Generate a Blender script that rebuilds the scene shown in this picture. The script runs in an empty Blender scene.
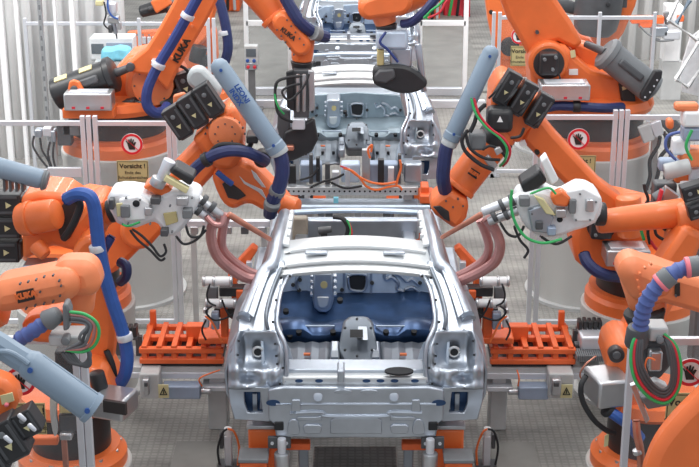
import bpy, bmesh, math, random
from mathutils import Vector, Matrix
random.seed(4)
S = bpy.context.scene
C = S.collection
PI = math.pi
V = Vector
# ------------------------------------------------------------------ camera, world, lamps
F = 1485.0                       # focal length in pixels of the 699 wide frame
CAMZ = 5.5
PITCH = math.radians(19.2)
YAW = 0.00413
cam = bpy.data.cameras.new('camera')
cam.sensor_width = 36.0
cam.lens = 36.0 * F / 699.0
cam.clip_end = 200
cob = bpy.data.objects.new('camera', cam); C.objects.link(cob)
cob.location = (0, 0, CAMZ)
cob.rotation_euler = (PI/2 - PITCH, 0, YAW)
S.camera = cob
S.view_settings.view_transform = 'Standard'
S.view_settings.look = 'None'
S.view_settings.gamma = 1.0
S.view_settings.use_curve_mapping = False
S.view_settings.exposure = 0.7
w = bpy.data.worlds.new('hall_light'); S.world = w
w.use_nodes = True
nt = w.node_tree
bg = nt.nodes['Background']
bg.inputs[1].default_value = 0.55
tc = nt.nodes.new('ShaderNodeTexCoord'); sx = nt.nodes.new('ShaderNodeSeparateXYZ')
rp = nt.nodes.new('ShaderNodeValToRGB')
nt.links.new(tc.outputs['Generated'], sx.inputs[0]); nt.links.new(sx.outputs['Z'], rp.inputs[0]); nt.links.new(rp.outputs[0], bg.inputs[0])
e = rp.color_ramp.elements
e[0].position = 0.0; e[0].color = (0.62, 0.67, 0.74, 1)
e[1].position = 0.75; e[1].color = (0.93, 0.96, 1.0, 1)
n = rp.color_ramp.elements.new(0.25); n.color = (0.72, 0.77, 0.84, 1)
def area(x, y, z, sx_, sy_, power, rot=(0, 0, 0), col=(1, 0.985, 0.96)):
    l = bpy.data.lights.new('hall_and_fill_lamp', 'AREA'); l.shape = 'RECTANGLE'; l.size = sx_; l.size_y = sy_
    l.energy = power; l.color = col
    o = bpy.data.objects.new('hall_and_fill_lamp', l); C.objects.link(o); o.location = (x, y, z); o.rotation_euler = rot
for yy in (7.5, 12.5, 17.5, 22.5, 28.0):
    for xx in (-3.4, 0.0, 3.4):
        area(xx, yy, 9.0, 0.5, 3.4, 70)
area(-6.0, 12.5, 7.0, 4, 1.2, 300, (math.radians(58), 0, 0))  # tilted fill lamp, added to brighten the left ribbed wall
area(5.5, 18.5, 7.0, 4, 1.2, 260, (math.radians(55), 0, 0))

# ------------------------------------------------------------------ pixel helpers (authoring aid: a point of the photo at a given distance)
cr, sr = math.cos(PITCH), math.sin(PITCH)
cy_, sy_ = math.cos(YAW), math.sin(YAW)
def ray(px, py):
    u = (px - 349.5) / F; v = -(py - 233.5) / F
    d = V((u, cr + v*sr, -sr + v*cr))
    return V((d.x*cy_ - d.y*sy_, d.x*sy_ + d.y*cy_, d.z))
def P(px, py, Y):
    d = ray(px, py); t = Y / d.y
    return V((d.x*t, Y, CAMZ + d.z*t))
def PZ(px, py, z):
    d = ray(px, py); t = (z - CAMZ) / d.z
    return V((d.x*t, d.y*t, z))
def ppm(p):                      # pixels per metre at a world point
    q = V(p) - V((0, 0, CAMZ))
    return F / (q.y*cr - q.z*sr)

# ------------------------------------------------------------------ materials
M = {}
def mat(name, col, rough=0.5, metal=0.0, var=0.08, nscale=6.0, bump=0.0, alpha=1.0, emit=None, coat=0.0, spec=0.5):
    m = bpy.data.materials.new(name); m.use_nodes = True
    t = m.node_tree; b = t.nodes['Principled BSDF']
    b.inputs['Roughness'].default_value = rough; b.inputs['Metallic'].default_value = metal
    b.inputs['Specular IOR Level'].default_value = spec
    b.inputs['Coat Weight'].default_value = coat
    if var > 0:
        tc = t.nodes.new('ShaderNodeTexCoord'); nz = t.nodes.new('ShaderNodeTexNoise')
        nz.inputs['Scale'].default_value = nscale; nz.inputs['Detail'].default_value = 5
        t.links.new(tc.outputs['Object'], nz.inputs['Vector'])
        r = t.nodes.new('ShaderNodeValToRGB')
        r.color_ramp.elements[0].position = 0.3; r.color_ramp.elements[1].position = 0.7
        r.color_ramp.elements[0].color = tuple(c*(1-var) for c in col) + (1,)
        r.color_ramp.elements[1].color = tuple(min(1, c*(1+var)) for c in col) + (1,)
        t.links.new(nz.outputs['Fac'], r.inputs[0]); t.links.new(r.outputs[0], b.inputs['Base Color'])
        if bump > 0:
            bp = t.nodes.new('ShaderNodeBump'); bp.inputs['Strength'].default_value = bump; bp.inputs['Distance'].default_value = 0.01
            t.links.new(nz.outputs['Fac'], bp.inputs['Height']); t.links.new(bp.outputs[0], b.inputs['Normal'])
    else:
        b.inputs['Base Color'].default_value = tuple(col) + (1,)
    b.inputs['Alpha'].default_value = alpha
    if emit: b.inputs['Emission Color'].default_value = tuple(emit) + (1,); b.inputs['Emission Strength'].default_value = 1.0
    M[name] = m
    return m
mat('orange', (0.82, 0.175, 0.042), 0.42, 0, 0.07, 5, coat=0.15)
mat('orange_frame', (0.80, 0.14, 0.035), 0.5, 0, 0.1, 8)
mat('orange_pale', (0.84, 0.24, 0.095), 0.42, 0, 0.07, 5)
mat('black', (0.022, 0.023, 0.026), 0.42, 0, 0.2, 9)
mat('drum_black', (0.03, 0.027, 0.028), 0.38, 0, 0.15, 9)
mat('dark_grey', (0.075, 0.078, 0.085), 0.45, 0, 0.15, 7)
mat('mid_grey', (0.17, 0.18, 0.19), 0.5, 0, 0.1, 8)
mat('rubber', (0.018, 0.019, 0.022), 0.6, 0, 0.1, 8)
mat('blue_hose', (0.024, 0.045, 0.19), 0.5, 0, 0.1, 12)
mat('navy_hose', (0.02, 0.03, 0.11), 0.5, 0, 0.15, 12)
mat('violet_hose', (0.085, 0.13, 0.36), 0.5, 0, 0.1, 12)
mat('bright_hose', (0.026, 0.09, 0.34), 0.45, 0, 0.1, 12)
mat('tube_grey', (0.22, 0.29, 0.37), 0.4, 0, 0.06, 4)
mat('reel_grey', (0.46, 0.49, 0.5), 0.5, 0, 0.06, 4)
mat('steel', (0.55, 0.56, 0.58), 0.33, 0.85, 0.08, 6)
mat('galv', (0.47, 0.515, 0.58), 0.33, 0.85, 0.12, 5, bump=0.05)
mat('galv_teal', (0.27, 0.34, 0.39), 0.38, 0.35, 0.15, 5)
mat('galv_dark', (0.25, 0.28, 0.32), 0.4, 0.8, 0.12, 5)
mat('galv_blue_cast', (0.040, 0.085, 0.19), 0.3, 0.6, 0.35, 4, bump=0.1)  # bare car steel with its dark blue reflection put into the colour
mat('galv_pale', (0.52, 0.62, 0.74), 0.36, 0.2, 0.15, 5, bump=0.08)
mat('zinc_light', (0.66, 0.68, 0.69), 0.4, 0.6, 0.06, 5)
mat('alu', (0.72, 0.74, 0.79), 0.42, 0.55, 0.04, 5)
mat('white', (0.82, 0.83, 0.84), 0.45, 0, 0.04, 5)
mat('pedestal', (0.52, 0.52, 0.50), 0.5, 0, 0.05, 2)
mat('beam_grey', (0.52, 0.53, 0.53), 0.5, 0.1, 0.1, 5)
mat('blue_grey', (0.33, 0.40, 0.52), 0.45, 0.2, 0.08, 6)
mat('copper', (0.55, 0.23, 0.16), 0.35, 0.6, 0.15, 10)
mat('copper_pink', (0.50, 0.25, 0.24), 0.36, 0.55, 0.12, 8)
mat('label_tan', (0.52, 0.44, 0.21), 0.55, 0, 0.04, 9)
mat('sticker', (0.66, 0.60, 0.33), 0.5, 0, 0.05, 9)
mat('ink', (0.02, 0.02, 0.018), 0.5, 0, 0)
mat('ink_blue', (0.02, 0.08, 0.30), 0.5, 0, 0)
mat('sign_red', (0.72, 0.02, 0.035), 0.4, 0, 0)
mat('sign_white', (0.88, 0.88, 0.88), 0.4, 0, 0)
mat('red', (0.6, 0.03, 0.05), 0.4, 0, 0.05)
mat('pink', (0.85, 0.2, 0.25), 0.45, 0, 0.05)
mat('green', (0.04, 0.42, 0.12), 0.45, 0, 0.05)
mat('cyan', (0.22, 0.62, 0.78), 0.4, 0, 0.15, 14)
mat('cable_orange', (0.9, 0.2, 0.05), 0.45, 0, 0.05)
mat('shroud', (0.30, 0.26, 0.21), 0.5, 0, 0.2)
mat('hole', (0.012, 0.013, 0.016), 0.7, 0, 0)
mat('glove', (0.82, 0.83, 0.85), 0.5, 0.1, 0.1, 12)
mat('pane', (0.8, 0.84, 0.88), 0.08, 0, 0, alpha=0.035)
mat('screen_dark', (0.10, 0.12, 0.14), 0.25, 0, 0.1)
mat('wall_panel', (0.88, 0.88, 0.88), 0.55, 0.1, 0.06, 1.5)
mat('strip', (0.70, 0.72, 0.75), 0.4, 0.15, 0.06, 1.5)
mat('far_wall', (0.6, 0.61, 0.62), 0.6, 0, 0.1, 1.0)
# floor: steel grating, worn
def floor_mat(name, c0, c1, sc=9.0):
    m = bpy.data.materials.new(name); m.use_nodes = True; t = m.node_tree; b = t.nodes['Principled BSDF']
    tc = t.nodes.new('ShaderNodeTexCoord')
    nz = t.nodes.new('ShaderNodeTexNoise'); nz.inputs['Scale'].default_value = 0.9; nz.inputs['Detail'].default_value = 8; nz.inputs['Roughness'].default_value = 0.65
    mp = t.nodes.new('ShaderNodeMapping'); mp.inputs['Scale'].default_value = (1.0, 2.6, 1)
    t.links.new(tc.outputs['Object'], mp.inputs[0]); t.links.new(mp.outputs[0], nz.inputs['Vector'])
    r = t.nodes.new('ShaderNodeValToRGB'); r.color_ramp.elements[0].position = 0.32; r.color_ramp.elements[1].position = 0.66
    r.color_ramp.elements[0].color = c0 + (1,); r.color_ramp.elements[1].color = c1 + (1,)
    t.links.new(nz.outputs['Fac'], r.inputs[0])
    br = t.nodes.new('ShaderNodeTexBrick'); br.offset = 0
    br.inputs['Scale'].default_value = sc; br.inputs['Mortar Size'].default_value = 0.09; br.inputs['Mortar Smooth'].default_value = 0.4
    br.inputs['Brick Width'].default_value = 0.5; br.inputs['Row Height'].default_value = 0.42
    br.inputs['Color1'].default_value = (1, 1, 1, 1); br.inputs['Color2'].default_value = (0.93, 0.93, 0.93, 1); br.inputs['Mortar'].default_value = (0.76, 0.76, 0.76, 1)
    t.links.new(tc.outputs['Object'], br.inputs['Vector'])
    mx = t.nodes.new('ShaderNodeMix'); mx.data_type = 'RGBA'; mx.blend_type = 'MULTIPLY'; mx.inputs[0].default_value = 1
    t.links.new(r.outputs[0], mx.inputs[6]); t.links.new(br.outputs[0], mx.inputs[7])
    t.links.new(mx.outputs[2], b.inputs['Base Color'])
    bp = t.nodes.new('ShaderNodeBump'); bp.inputs['Strength'].default_value = 0.35; bp.inputs['Distance'].default_value = 0.01
    t.links.new(br.outputs['Fac'], bp.inputs['Height']); bp.invert = True
    t.links.new(bp.outputs[0], b.inputs['Normal'])
    b.inputs['Roughness'].default_value = 0.5; b.inputs['Metallic'].default_value = 0.15
    M[name] = m
floor_mat('grating', (0.17, 0.165, 0.155), (0.43, 0.415, 0.385))
mat('plate', (0.23, 0.225, 0.21), 0.5, 0.1, 0.15, 3)

# ------------------------------------------------------------------ mesh builder
WL = {}
def hull(pts):
    pts = sorted(set((round(a, 5), round(b, 5)) for a, b in pts))
    def half(seq):
        h = []
        for p in seq:
            while len(h) > 1 and (h[-1][0]-h[-2][0])*(p[1]-h[-2][1]) - (h[-1][1]-h[-2][1])*(p[0]-h[-2][0]) <= 0: h.pop()
            h.append(p)
        return h[:-1]
    return half(pts) + half(pts[::-1])
def catmull(pts, n=6, closed=False):
    out = []; N = len(pts)
    rng = range(N) if closed else range(N-1)
    for i in rng:
        if closed: a, b, c, d = pts[(i-1) % N], pts[i], pts[(i+1) % N], pts[(i+2) % N]
        else: a, b, c, d = pts[max(0, i-1)], pts[i], pts[i+1], pts[min(N-1, i+2)]
        for k in range(n):
            t = k / n
            out.append(tuple(0.5*((2*b[j]) + (c[j]-a[j])*t + (2*a[j]-5*b[j]+4*c[j]-d[j])*t*t + (3*b[j]-a[j]-3*c[j]+d[j])*t**3) for j in range(len(b))))
    if not closed: out.append(tuple(pts[-1]))
    return out
def frame(d):
    d = V(d).normalized()
    up = V((0, 0, 1)) if abs(d.z) < 0.95 else V((0, 1, 0))
    a = d.cross(up).normalized(); b = a.cross(d).normalized()
    return d, a, b
class MB:
    def __init__(s): s.bm = bmesh.new()
    def box(s, c, size, R=None):
        c = V(c); h = [x/2 for x in size]; vs = []
        for x in (-1, 1):
            for y in (-1, 1):
                for z in (-1, 1):
                    p = V((x*h[0], y*h[1], z*h[2]))
                    if R is not None: p = R @ p
                    vs.append(s.bm.verts.new(c + p))
        for f in ((0,1,3,2), (4,6,7,5), (0,4,5,1), (2,3,7,6), (0,2,6,4), (1,5,7,3)): s.bm.faces.new([vs[i] for i in f])
        return s
    def bar(s, p0, p1, w, h):
        p0, p1 = V(p0), V(p1); d, a, b = frame(p1-p0)
        R = Matrix((a, d, b)).transposed()
        return s.box((p0+p1)/2, (w, (p1-p0).length, h), R)
    def lathe(s, prof, o, axis, seg=24):
        o = V(o); d, a, b = frame(axis); rings = []
        for r, h in prof:
            if r < 1e-5: rings.append([s.bm.verts.new(o + d*h)])
            else: rings.append([s.bm.verts.new(o + d*h + (a*math.cos(2*PI*k/seg) + b*math.sin(2*PI*k/seg))*r) for k in range(seg)])
        for A, B in zip(rings, rings[1:]):
            for k in range(seg):
                l = (k+1) % seg
                q = [A[k % len(A)], A[l % len(A)], B[l % len(B)], B[k % len(B)]]
                u = []
                for v in q:
                    if v not in u: u.append(v)
                if len(u) > 2: s.bm.faces.new(u)
        for R_ in (rings[0], rings[-1]):
            if len(R_) > 2: s.bm.faces.new(R_)
        return s
    def cyl(s, p0, p1, r0, r1=None, seg=20, b=0.0):
        p0, p1 = V(p0), V(p1); r1 = r0 if r1 is None else r1; L = (p1-p0).length
        b = min(b, L*0.45, r0*0.9, r1*0.9)
        prof = [(r0, 0), (r1, L)] if b <= 0 else [(r0-b, 0), (r0-b*.3, b*.3), (r0, b), (r1, L-b), (r1-b*.3, L-b*.3), (r1-b, L)]
        return s.lathe(prof, p0, p1-p0, seg)
    def tube(s, pts, r, seg=10, n=6, ribs=0.0):
        pts = [V(p) for p in (catmull([tuple(p) for p in pts], n) if n > 1 else pts)]
        if ribs > 0:
            L = [0]
            for a, b in zip(pts, pts[1:]): L.append(L[-1] + (b-a).length)
            N = max(8, int(L[-1] / ribs)); q = []; j = 0
            for i in range(N+1):
                t = L[-1]*i/N
                while j < len(L)-2 and L[j+1] < t: j += 1
                f = (t-L[j]) / max(1e-6, L[j+1]-L[j]); q.append(pts[j].lerp(pts[j+1], f))
            pts = q
        rings = []; a = None
        for i, p in enumerate(pts):
            d = (pts[min(i+1, len(pts)-1)] - pts[max(i-1, 0)]).normalized()
            if a is None: _, a, b = frame(d)
            else:
                a = (a - d*a.dot(d)).normalized(); b = d.cross(a)
            rr = r*(1.0 if not ribs else (1.06 if i % 2 else 0.88))
            rings.append([s.bm.verts.new(p + (a*math.cos(2*PI*k/seg) + b*math.sin(2*PI*k/seg))*rr) for k in range(seg)])
        for A, B in zip(rings, rings[1:]):
            for k in range(seg): s.bm.faces.new((A[k], A[(k+1) % seg], B[(k+1) % seg], B[k]))
        s.bm.faces.new(rings[0]); s.bm.faces.new(rings[-1])
        return s
    def prism(s, pts, vec):
        vec = V(vec); A = [s.bm.verts.new(V(p)) for p in pts]; B = [s.bm.verts.new(V(p)+vec) for p in pts]; N = len(A)
        s.bm.faces.new(A); s.bm.faces.new(B[::-1])
        for k in range(N): s.bm.faces.new((A[k], B[k], B[(k+1) % N], A[(k+1) % N]))
        return s
    def ring_prism(s, outer, inner, vec):        # plate with a hole, both outlines with the same point count
        vec = V(vec); N = len(outer)
        O = [s.bm.verts.new(V(p)) for p in outer]; I = [s.bm.verts.new(V(p)) for p in inner]
        O2 = [s.bm.verts.new(V(p)+vec) for p in outer]; I2 = [s.bm.verts.new(V(p)+vec) for p in inner]
        for k in range(N):
            l = (k+1) % N
            for q in ((O[k], O[l], I[l], I[k]), (O2[l], O2[k], I2[k], I2[l]), (O[l], O[k], O2[k], O2[l]), (I[k], I[l], I2[l], I2[k])): s.bm.faces.new(q)
        return s
    def sheet(s, rows):
        G = [[s.bm.verts.new(V(p)) for p in r] for r in rows]
        for A, B in zip(G, G[1:]):
            for k in range(len(A)-1): s.bm.faces.new((A[k], A[k+1], B[k+1], B[k]))
        return s
    def ball(s, c, r, seg=16):
        return s.lathe([(0 if i in (0, 8) else r*math.sin(PI*i/8), -r*math.cos(PI*i/8)) for i in range(9)], c, (0, 0, 1), seg)
    def build(s, name, m, parent=None, bevel=0.0, solid=0.0, angle=35, segs=2, sub=0):
        bmesh.ops.recalc_face_normals(s.bm, faces=s.bm.faces)
        off = V((0, 0, 0))
        if parent is not None: off = WL[parent.name]
        bmesh.ops.translate(s.bm, verts=s.bm.verts, vec=-off)
        if parent is None or parent.get('_o'):
            pass
        me = bpy.data.meshes.new(name); s.bm.to_mesh(me); s.bm.free()
        # put the origin at the middle of the mesh
        if len(me.vertices):
            lo = V([min(v.co[i] for v in me.vertices) for i in range(3)]); hi = V([max(v.co[i] for v in me.vertices) for i in range(3)])
            mid = (lo+hi)/2; mid.z = lo.z
            me.transform(Matrix.Translation(-mid))
        else: mid = V((0, 0, 0))
        me.materials.append(M[m] if isinstance(m, str) else m)
        for p in me.polygons: p.use_smooth = True
        try: me.set_sharp_from_angle(angle=math.radians(angle))
        except Exception: pass
        o = bpy.data.objects.new(name, me); C.objects.link(o)
        o.location = mid
        if parent is not None: o.parent = parent
        WL[o.name] = off + mid
        if solid: md = o.modifiers.new('solid', 'SOLIDIFY'); md.thickness = solid; md.offset = 0
        if bevel: md = o.modifiers.new('bevel', 'BEVEL'); md.width = bevel; md.segments = segs; md.limit_method = 'ANGLE'; md.angle_limit = math.radians(40)
        if sub: md = o.modifiers.new('sub', 'SUBSURF'); md.levels = sub; md.render_levels = sub
        return o
def thing(name, label, cat, loc=(0, 0, 0), group=None):
    o = bpy.data.objects.new(name, None); C.objects.link(o); o.location = V(loc); o.empty_display_size = 0.2
    WL[o.name] = V(loc); tag(o, label, cat, group); return o
def tag(o, label=None, cat=None, group=None):
    if label: o['label'] = label
    if cat: o['category'] = cat
    if group: o['group'] = group
    return o
def struct(o): o['kind'] = 'structure'; return o
def copy_tree(o, parent=None, skip=()):
    c = o.copy(); C.objects.link(c); c.parent = parent
    for ch in list(o.children):
        if ch.name.split('.')[0] not in skip: copy_tree(ch, c, skip)
    WL[c.name] = WL[o.name]
    return c
# short-hands working from points of the photo
def pts_at(pl, Y, smooth=0):
    if smooth: pl = catmull(pl, smooth, True)
    return [P(x, y, Y) for x, y in pl]
def prism(root, name, m, pl, Y, th, bev=0.02, smooth=0):
    return MB().prism(pts_at(pl, Y, smooth), (0, th, 0)).build(name, m, root, bev)
def circ(x, y, r, n=20): return [(x + r*math.cos(2*PI*k/n), y + r*math.sin(2*PI*k/n)) for k in range(n)]
def link(root, name, m, cs, Y, th, bev=0.025):      # hull of discs (x, y, r) in photo pixels
    pl = []
    for x, y, r in cs: pl += circ(x, y, r, 24)
    return prism(root, name, m, hull(pl), Y, th, bev)
def disc(root, name, m, x, y, r, Y, depth, bev=0.008, seg=28):
    p = P(x, y, Y); rr = r / ppm(p)
    return MB().cyl(p, p + V((0, depth, 0)), rr, None, seg, bev).build(name, m, root)
def cyl(root, name, m, a, b, r0, r1=None, bev=0.012, seg=22):
    pa, pb = P(*a), P(*b); r1 = r0 if r1 is None else r1
    return MB().cyl(pa, pb, r0/ppm(pa), r1/ppm(pb), seg, bev).build(name, m, root)
def hose(root, name, m, pl, r, ribs=0.0, seg=10):
    pp = [P(*q) for q in pl]
    return MB().tube(pp, r/ppm(pp[len(pp)//2]), seg, 7, ribs).build(name, m, root)
def boxpx(root, name, m, x0, y0, x1, y1, Y, depth, bev=0.012):   # upright box whose front face covers the pixel rectangle
    a, b = P(x0, y0, Y), P(x1, y1, Y)
    return MB().box(((a.x+b.x)/2, Y+depth/2, (a.z+b.z)/2), (abs(a.x-b.x), depth, abs(a.z-b.z))).build(name, m, root, bev)
def bolts(root, m, pl, Y, r):
    me = None
    for x, y in pl:
        p = P(x, y, Y); rr = r/ppm(p)
        MB().cyl(p - V((0, rr*0.9, 0)), p + V((0, 0.02, 0)), rr, None, 8).build('bolt', m, root)
def text(root, name, s, p, right, up, size, m, thick=0.004, align='CENTER', bold=0.0):
    cu = bpy.data.curves.new(name, 'FONT'); cu.body = s; cu.size = size; cu.align_x = align; cu.align_y = 'CENTER'
    cu.extrude = thick; cu.offset = bold; cu.space_line = 0.95; cu.resolution_u = 3
    t = bpy.data.objects.new('tmp', cu); C.objects.link(t)
    bpy.context.view_layer.update()
    me = bpy.data.meshes.new_from_object(t.evaluated_get(bpy.context.evaluated_depsgraph_get()))
    bpy.data.objects.remove(t); bpy.data.curves.remove(cu)
    r = V(right).normalized(); u = V(up); u = (u - r*u.dot(r)).normalized(); n = r.cross(u)
    R = Matrix((r, u, n)).transposed().to_4x4()
    me.transform(Matrix.Translation(V(p)) @ R)
    off = WL[root.name] if root else V((0, 0, 0))
    me.transform(Matrix.Translation(-off)); me.materials.clear(); me.materials.append(M[m])
    o = bpy.data.objects.new(name, me); C.objects.link(o); WL[o.name] = off
    if root: o.parent = root
    return o
def textpx(root, name, s, a, b, Y, h, m, bold=0.0):        # writing on a plane facing the camera, centred between pixels a and b, running from a to b
    pa, pb = P(a[0], a[1], Y), P(b[0], b[1], Y); r = pb-pa
    up = V((0, -1, 0)).cross(r)
    return text(root, name, s, (pa+pb)/2, r, up, h/ppm(pa), m, 0.004, 'CENTER', bold)
# ------------------------------------------------------------------ SECTION: setting
def extr(name, m, x0, x1, y0, y1, z0, z1, kind=True):
    o = MB().box(((x0+x1)/2, (y0+y1)/2, (z0+z1)/2), (x1-x0, y1-y0, z1-z0)).build(name, m)
    if kind: struct(o)
    return o
extr('floor', 'grating', -14, 14, -2, 36, -0.1, 0.0)
extr('wall_back', 'far_wall', -14, 14, 34.0, 34.2, 0.0, 7.5)
# plain plate strips let into the grating along the line and across the aisle
struct(MB().box((-1.25, 9.4, 0.004), (0.36, 2.6, 0.008)).build('trim_1', 'plate'))
struct(MB().box((1.25, 9.4, 0.004), (0.36, 2.6, 0.008)).build('trim_2', 'plate'))
for i, yy in enumerate((21.5, 22.27)):
    for s in (-1, 1):
        struct(MB().box((s*1.5, yy, 0.06), (.85, 0.1, 0.12)).build('trim_%d' % (3+i*2+(s > 0)), 'alu', None, 0.01))
for s in (-1, 1): struct(MB().box((s*1.55, 28.2, 0.02), (1.0, 11.6, 0.04)).build('trim_%d' % (8 + (s > 0)), 'plate'))
# light ribbed sheet on the left and on the right: one corrugated mesh each
def corrugated(name, x0, y0, x1, y1, z1, pitch, depth, m):
    a = V((x0, y0, 0)); b = V((x1, y1, 0)); L = (b-a).length; d = (b-a)/L; nrm = V((d.y, -d.x, 0))
    N = int(L/pitch); lo = []; hi = []
    for i in range(N):
        for f, o in ((0.0, 0), (0.42, 0), (0.5, 1), (0.92, 1)):
            jit = 0.25*math.sin(i*2.3)
            p = a + d*((i+f)*L/N) + nrm*(depth*o*(1+jit)); lo.append(p); hi.append(p + V((0, 0, z1)))
    return struct(MB().sheet([lo, hi]).build(name, m, None, 0, 0.012, angle=20))
corrugated('wall_left', -9.0, 18.55, -2.95, 18.95, 6.5, 0.2, 0.05, 'wall_panel')
corrugated('wall_right', 3.55, 25.0, 10.0, 24.2, 6.5, 0.24, 0.07, 'wall_panel')
# slim plain uprights standing in front of the ribbed sheet
def upright(name, px, Y, wpx, m, label, holes=False, group=None):
    p = PZ(px, 100, 0); p = P(px, 60, Y); x = p.x; wd = wpx/ppm(p)
    t = thing(name, label, 'post', (x, Y, 0), group)
    MB().box((x, Y, 2.9), (wd, 0.06, 5.8)).build('upright', m, t, 0.006)
    MB().box((x, Y, 0.01), (wd*1.7, 0.2, 0.02)).build('foot_plate', 'steel', t)
    if holes:
        mb = MB()
        for k in range(46): mb.box((x, Y-0.031, 0.3+k*0.12), (wd*0.42, 0.004, 0.055))
        mb.build('slot_row', 'mid_grey', t)
upright('slotted_post', 43.5, 17.0, 4.2, 'steel', 'tall slotted grey steel post before the ribbed sheet at upper left', True)
for px, wd, lab in ((4, 6, 'white upright nearest the left border of the photo before the ribbed sheet'), (20, 4, 'slim white upright leftmost but one before the ribbed sheet'), (58, 3, 'thin white upright just right of the slotted grey post'), (75, 5, 'broad white upright midway along the ribbed sheet at upper left')):
    upright('white_upright', px, 16.75, wd, 'white', lab, False)

# ------------------------------------------------------------------ safety fences
def fence(label, Y, segs, ztop, bars=(), bottom=0.05, posts=()):
    t = thing('safety_fence', label, 'fence', ((segs[0][0]+segs[-1][1])/2, Y, 0), 'clear safety fences between the stations')
    for x0, x1 in segs:
        MB().box(((x0+x1)/2, Y, ztop-0.02), (x1-x0, 0.04, 0.045)).build('rail', 'alu', t, 0.004)
        MB().box(((x0+x1)/2, Y, bottom+0.02), (x1-x0, 0.04, 0.045)).build('rail', 'alu', t, 0.004)
        MB().box(((x0+x1)/2, Y+0.004, (ztop+bottom)/2), (x1-x0-0.03, 0.006, ztop-bottom-0.1)).build('pane', 'pane', t)
    for z, x0, x1 in bars: MB().box(((x0+x1)/2, Y, z), (x1-x0, 0.04, 0.09)).build('rail', 'alu', t, 0.004)
    for x in posts:
        MB().box((x, Y, (ztop+0.05)/2), (0.042, 0.045, ztop+0.05)).build('post', 'alu', t, 0.004)
        MB().box((x, Y, 0.008), (0.12, 0.12, 0.016)).build('foot_plate', 'steel', t)
    return t
def X(px, py, Y): return P(px, py, Y).x
Yf = 13.05
zf1l, zf1r = P(100, 121, Yf).z, P(600, 115, Yf).z
fence('clear framed guard with a no-touching sign in front of the left round pedestal', Yf,
      [(X(-40, 121, Yf), X(82, 121, Yf)), (X(95.5, 121, Yf), X(168, 121, Yf))], zf1l, [(P(60, 172, Yf).z, X(48, 172, Yf), X(82, 172, Yf))],
      0.05, [X(p, 121, Yf) for p in (82.5, 88.5, 95, 168.5, 174)])
fence('clear framed guard with a no-touching sign in front of the right round pedestal', Yf,
      [(X(545, 115, Yf), X(615, 115, Yf)), (X(627, 115, Yf), X(740, 115, Yf))], zf1r, [],
      0.05, [X(p, 115, Yf) for p in (537, 544.5, 615.5, 621.5, 627.5)])
Yg = 18.0
fence('far clear guard behind the raised left robot arm', Yg, [(X(25, 22, Yg), X(139, 22, Yg)), (X(139, 20, Yg), X(208, 20, Yg))], P(80, 22, Yg).z, [],
      0.05, [X(25, 22, Yg), X(139, 22, Yg), X(208, 20, Yg), X(213.5, 20, Yg)])
fence('far clear guard with a tan sign behind the raised right robot arm', Yg, [(X(500, 16, Yg), X(600, 16, Yg)), (X(600, 16, Yg), X(655, 16, Yg))], P(520, 16, Yg).z, [],
      0.05, [X(494, 16, Yg), X(500, 16, Yg), X(600, 16, Yg), X(655, 16, Yg)])
Yh = 8.1
fence('nearest clear guard at bottom left beside the blue-grey tube', Yh, [(X(-10, 338, Yh), X(78, 338, Yh))], 2.03, [], 0.05, [X(79, 400, Yh), X(87, 400, Yh)])
fence('nearest clear guard at bottom right beside the looped green cable', Yh, [(X(630, 338, Yh), X(714, 338, Yh))], 2.03, [], 0.05, [X(628, 400, Yh)])

def hand_sign(x, y, r, Y, label):
    p = P(x, y, Y); k = r/ppm(p); n = V((0, -1, 0))
    t = thing('prohibition_sign', label, 'sign', p, 'round no-touching signs on the guards')
    MB().cyl(p, p+n*0.006, k, None, 36).build('plate', 'sign_white', t)
    o = [p + n*0.008 + V((math.cos(a), 0, math.sin(a)))*k*0.98 for a in [2*PI*i/40 for i in range(40)]]
    i_ = [p + n*0.008 + V((math.cos(a), 0, math.sin(a)))*k*0.77 for a in [2*PI*i/40 for i in range(40)]]
    MB().ring_prism(o, i_, n*0.003).build('red_ring', 'sign_red', t)
    d = V((1, 0, -1)).normalized()
    q = p + n*0.009
    MB().bar(q - d*k*0.84, q + d*k*0.84, k*0.14, 0.004).build('red_slash', 'sign_red', t)
    # raised black hand, fingers spread
    h = [(-.28, -.52), (.30, -.52), (.40, -.18), (.46, .10), (.60, .34), (.52, .40), (.36, .16), (.33, .52), (.22, .55), (.20, .20), (.12, .62), (.0, .62), (.02, .2), (-.12, .54), (-.22, .5), (-.12, .12), (-.30, .30), (-.42, .22), (-.26, -.1)]
    q = p + n*0.011 + V((0.02*k, 0, -0.02*k))
    MB().prism([q + V((-a*k*0.92, 0, b*k*0.92)) for a, b in h], n*0.003).build('hand_symbol', 'ink', t)
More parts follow.
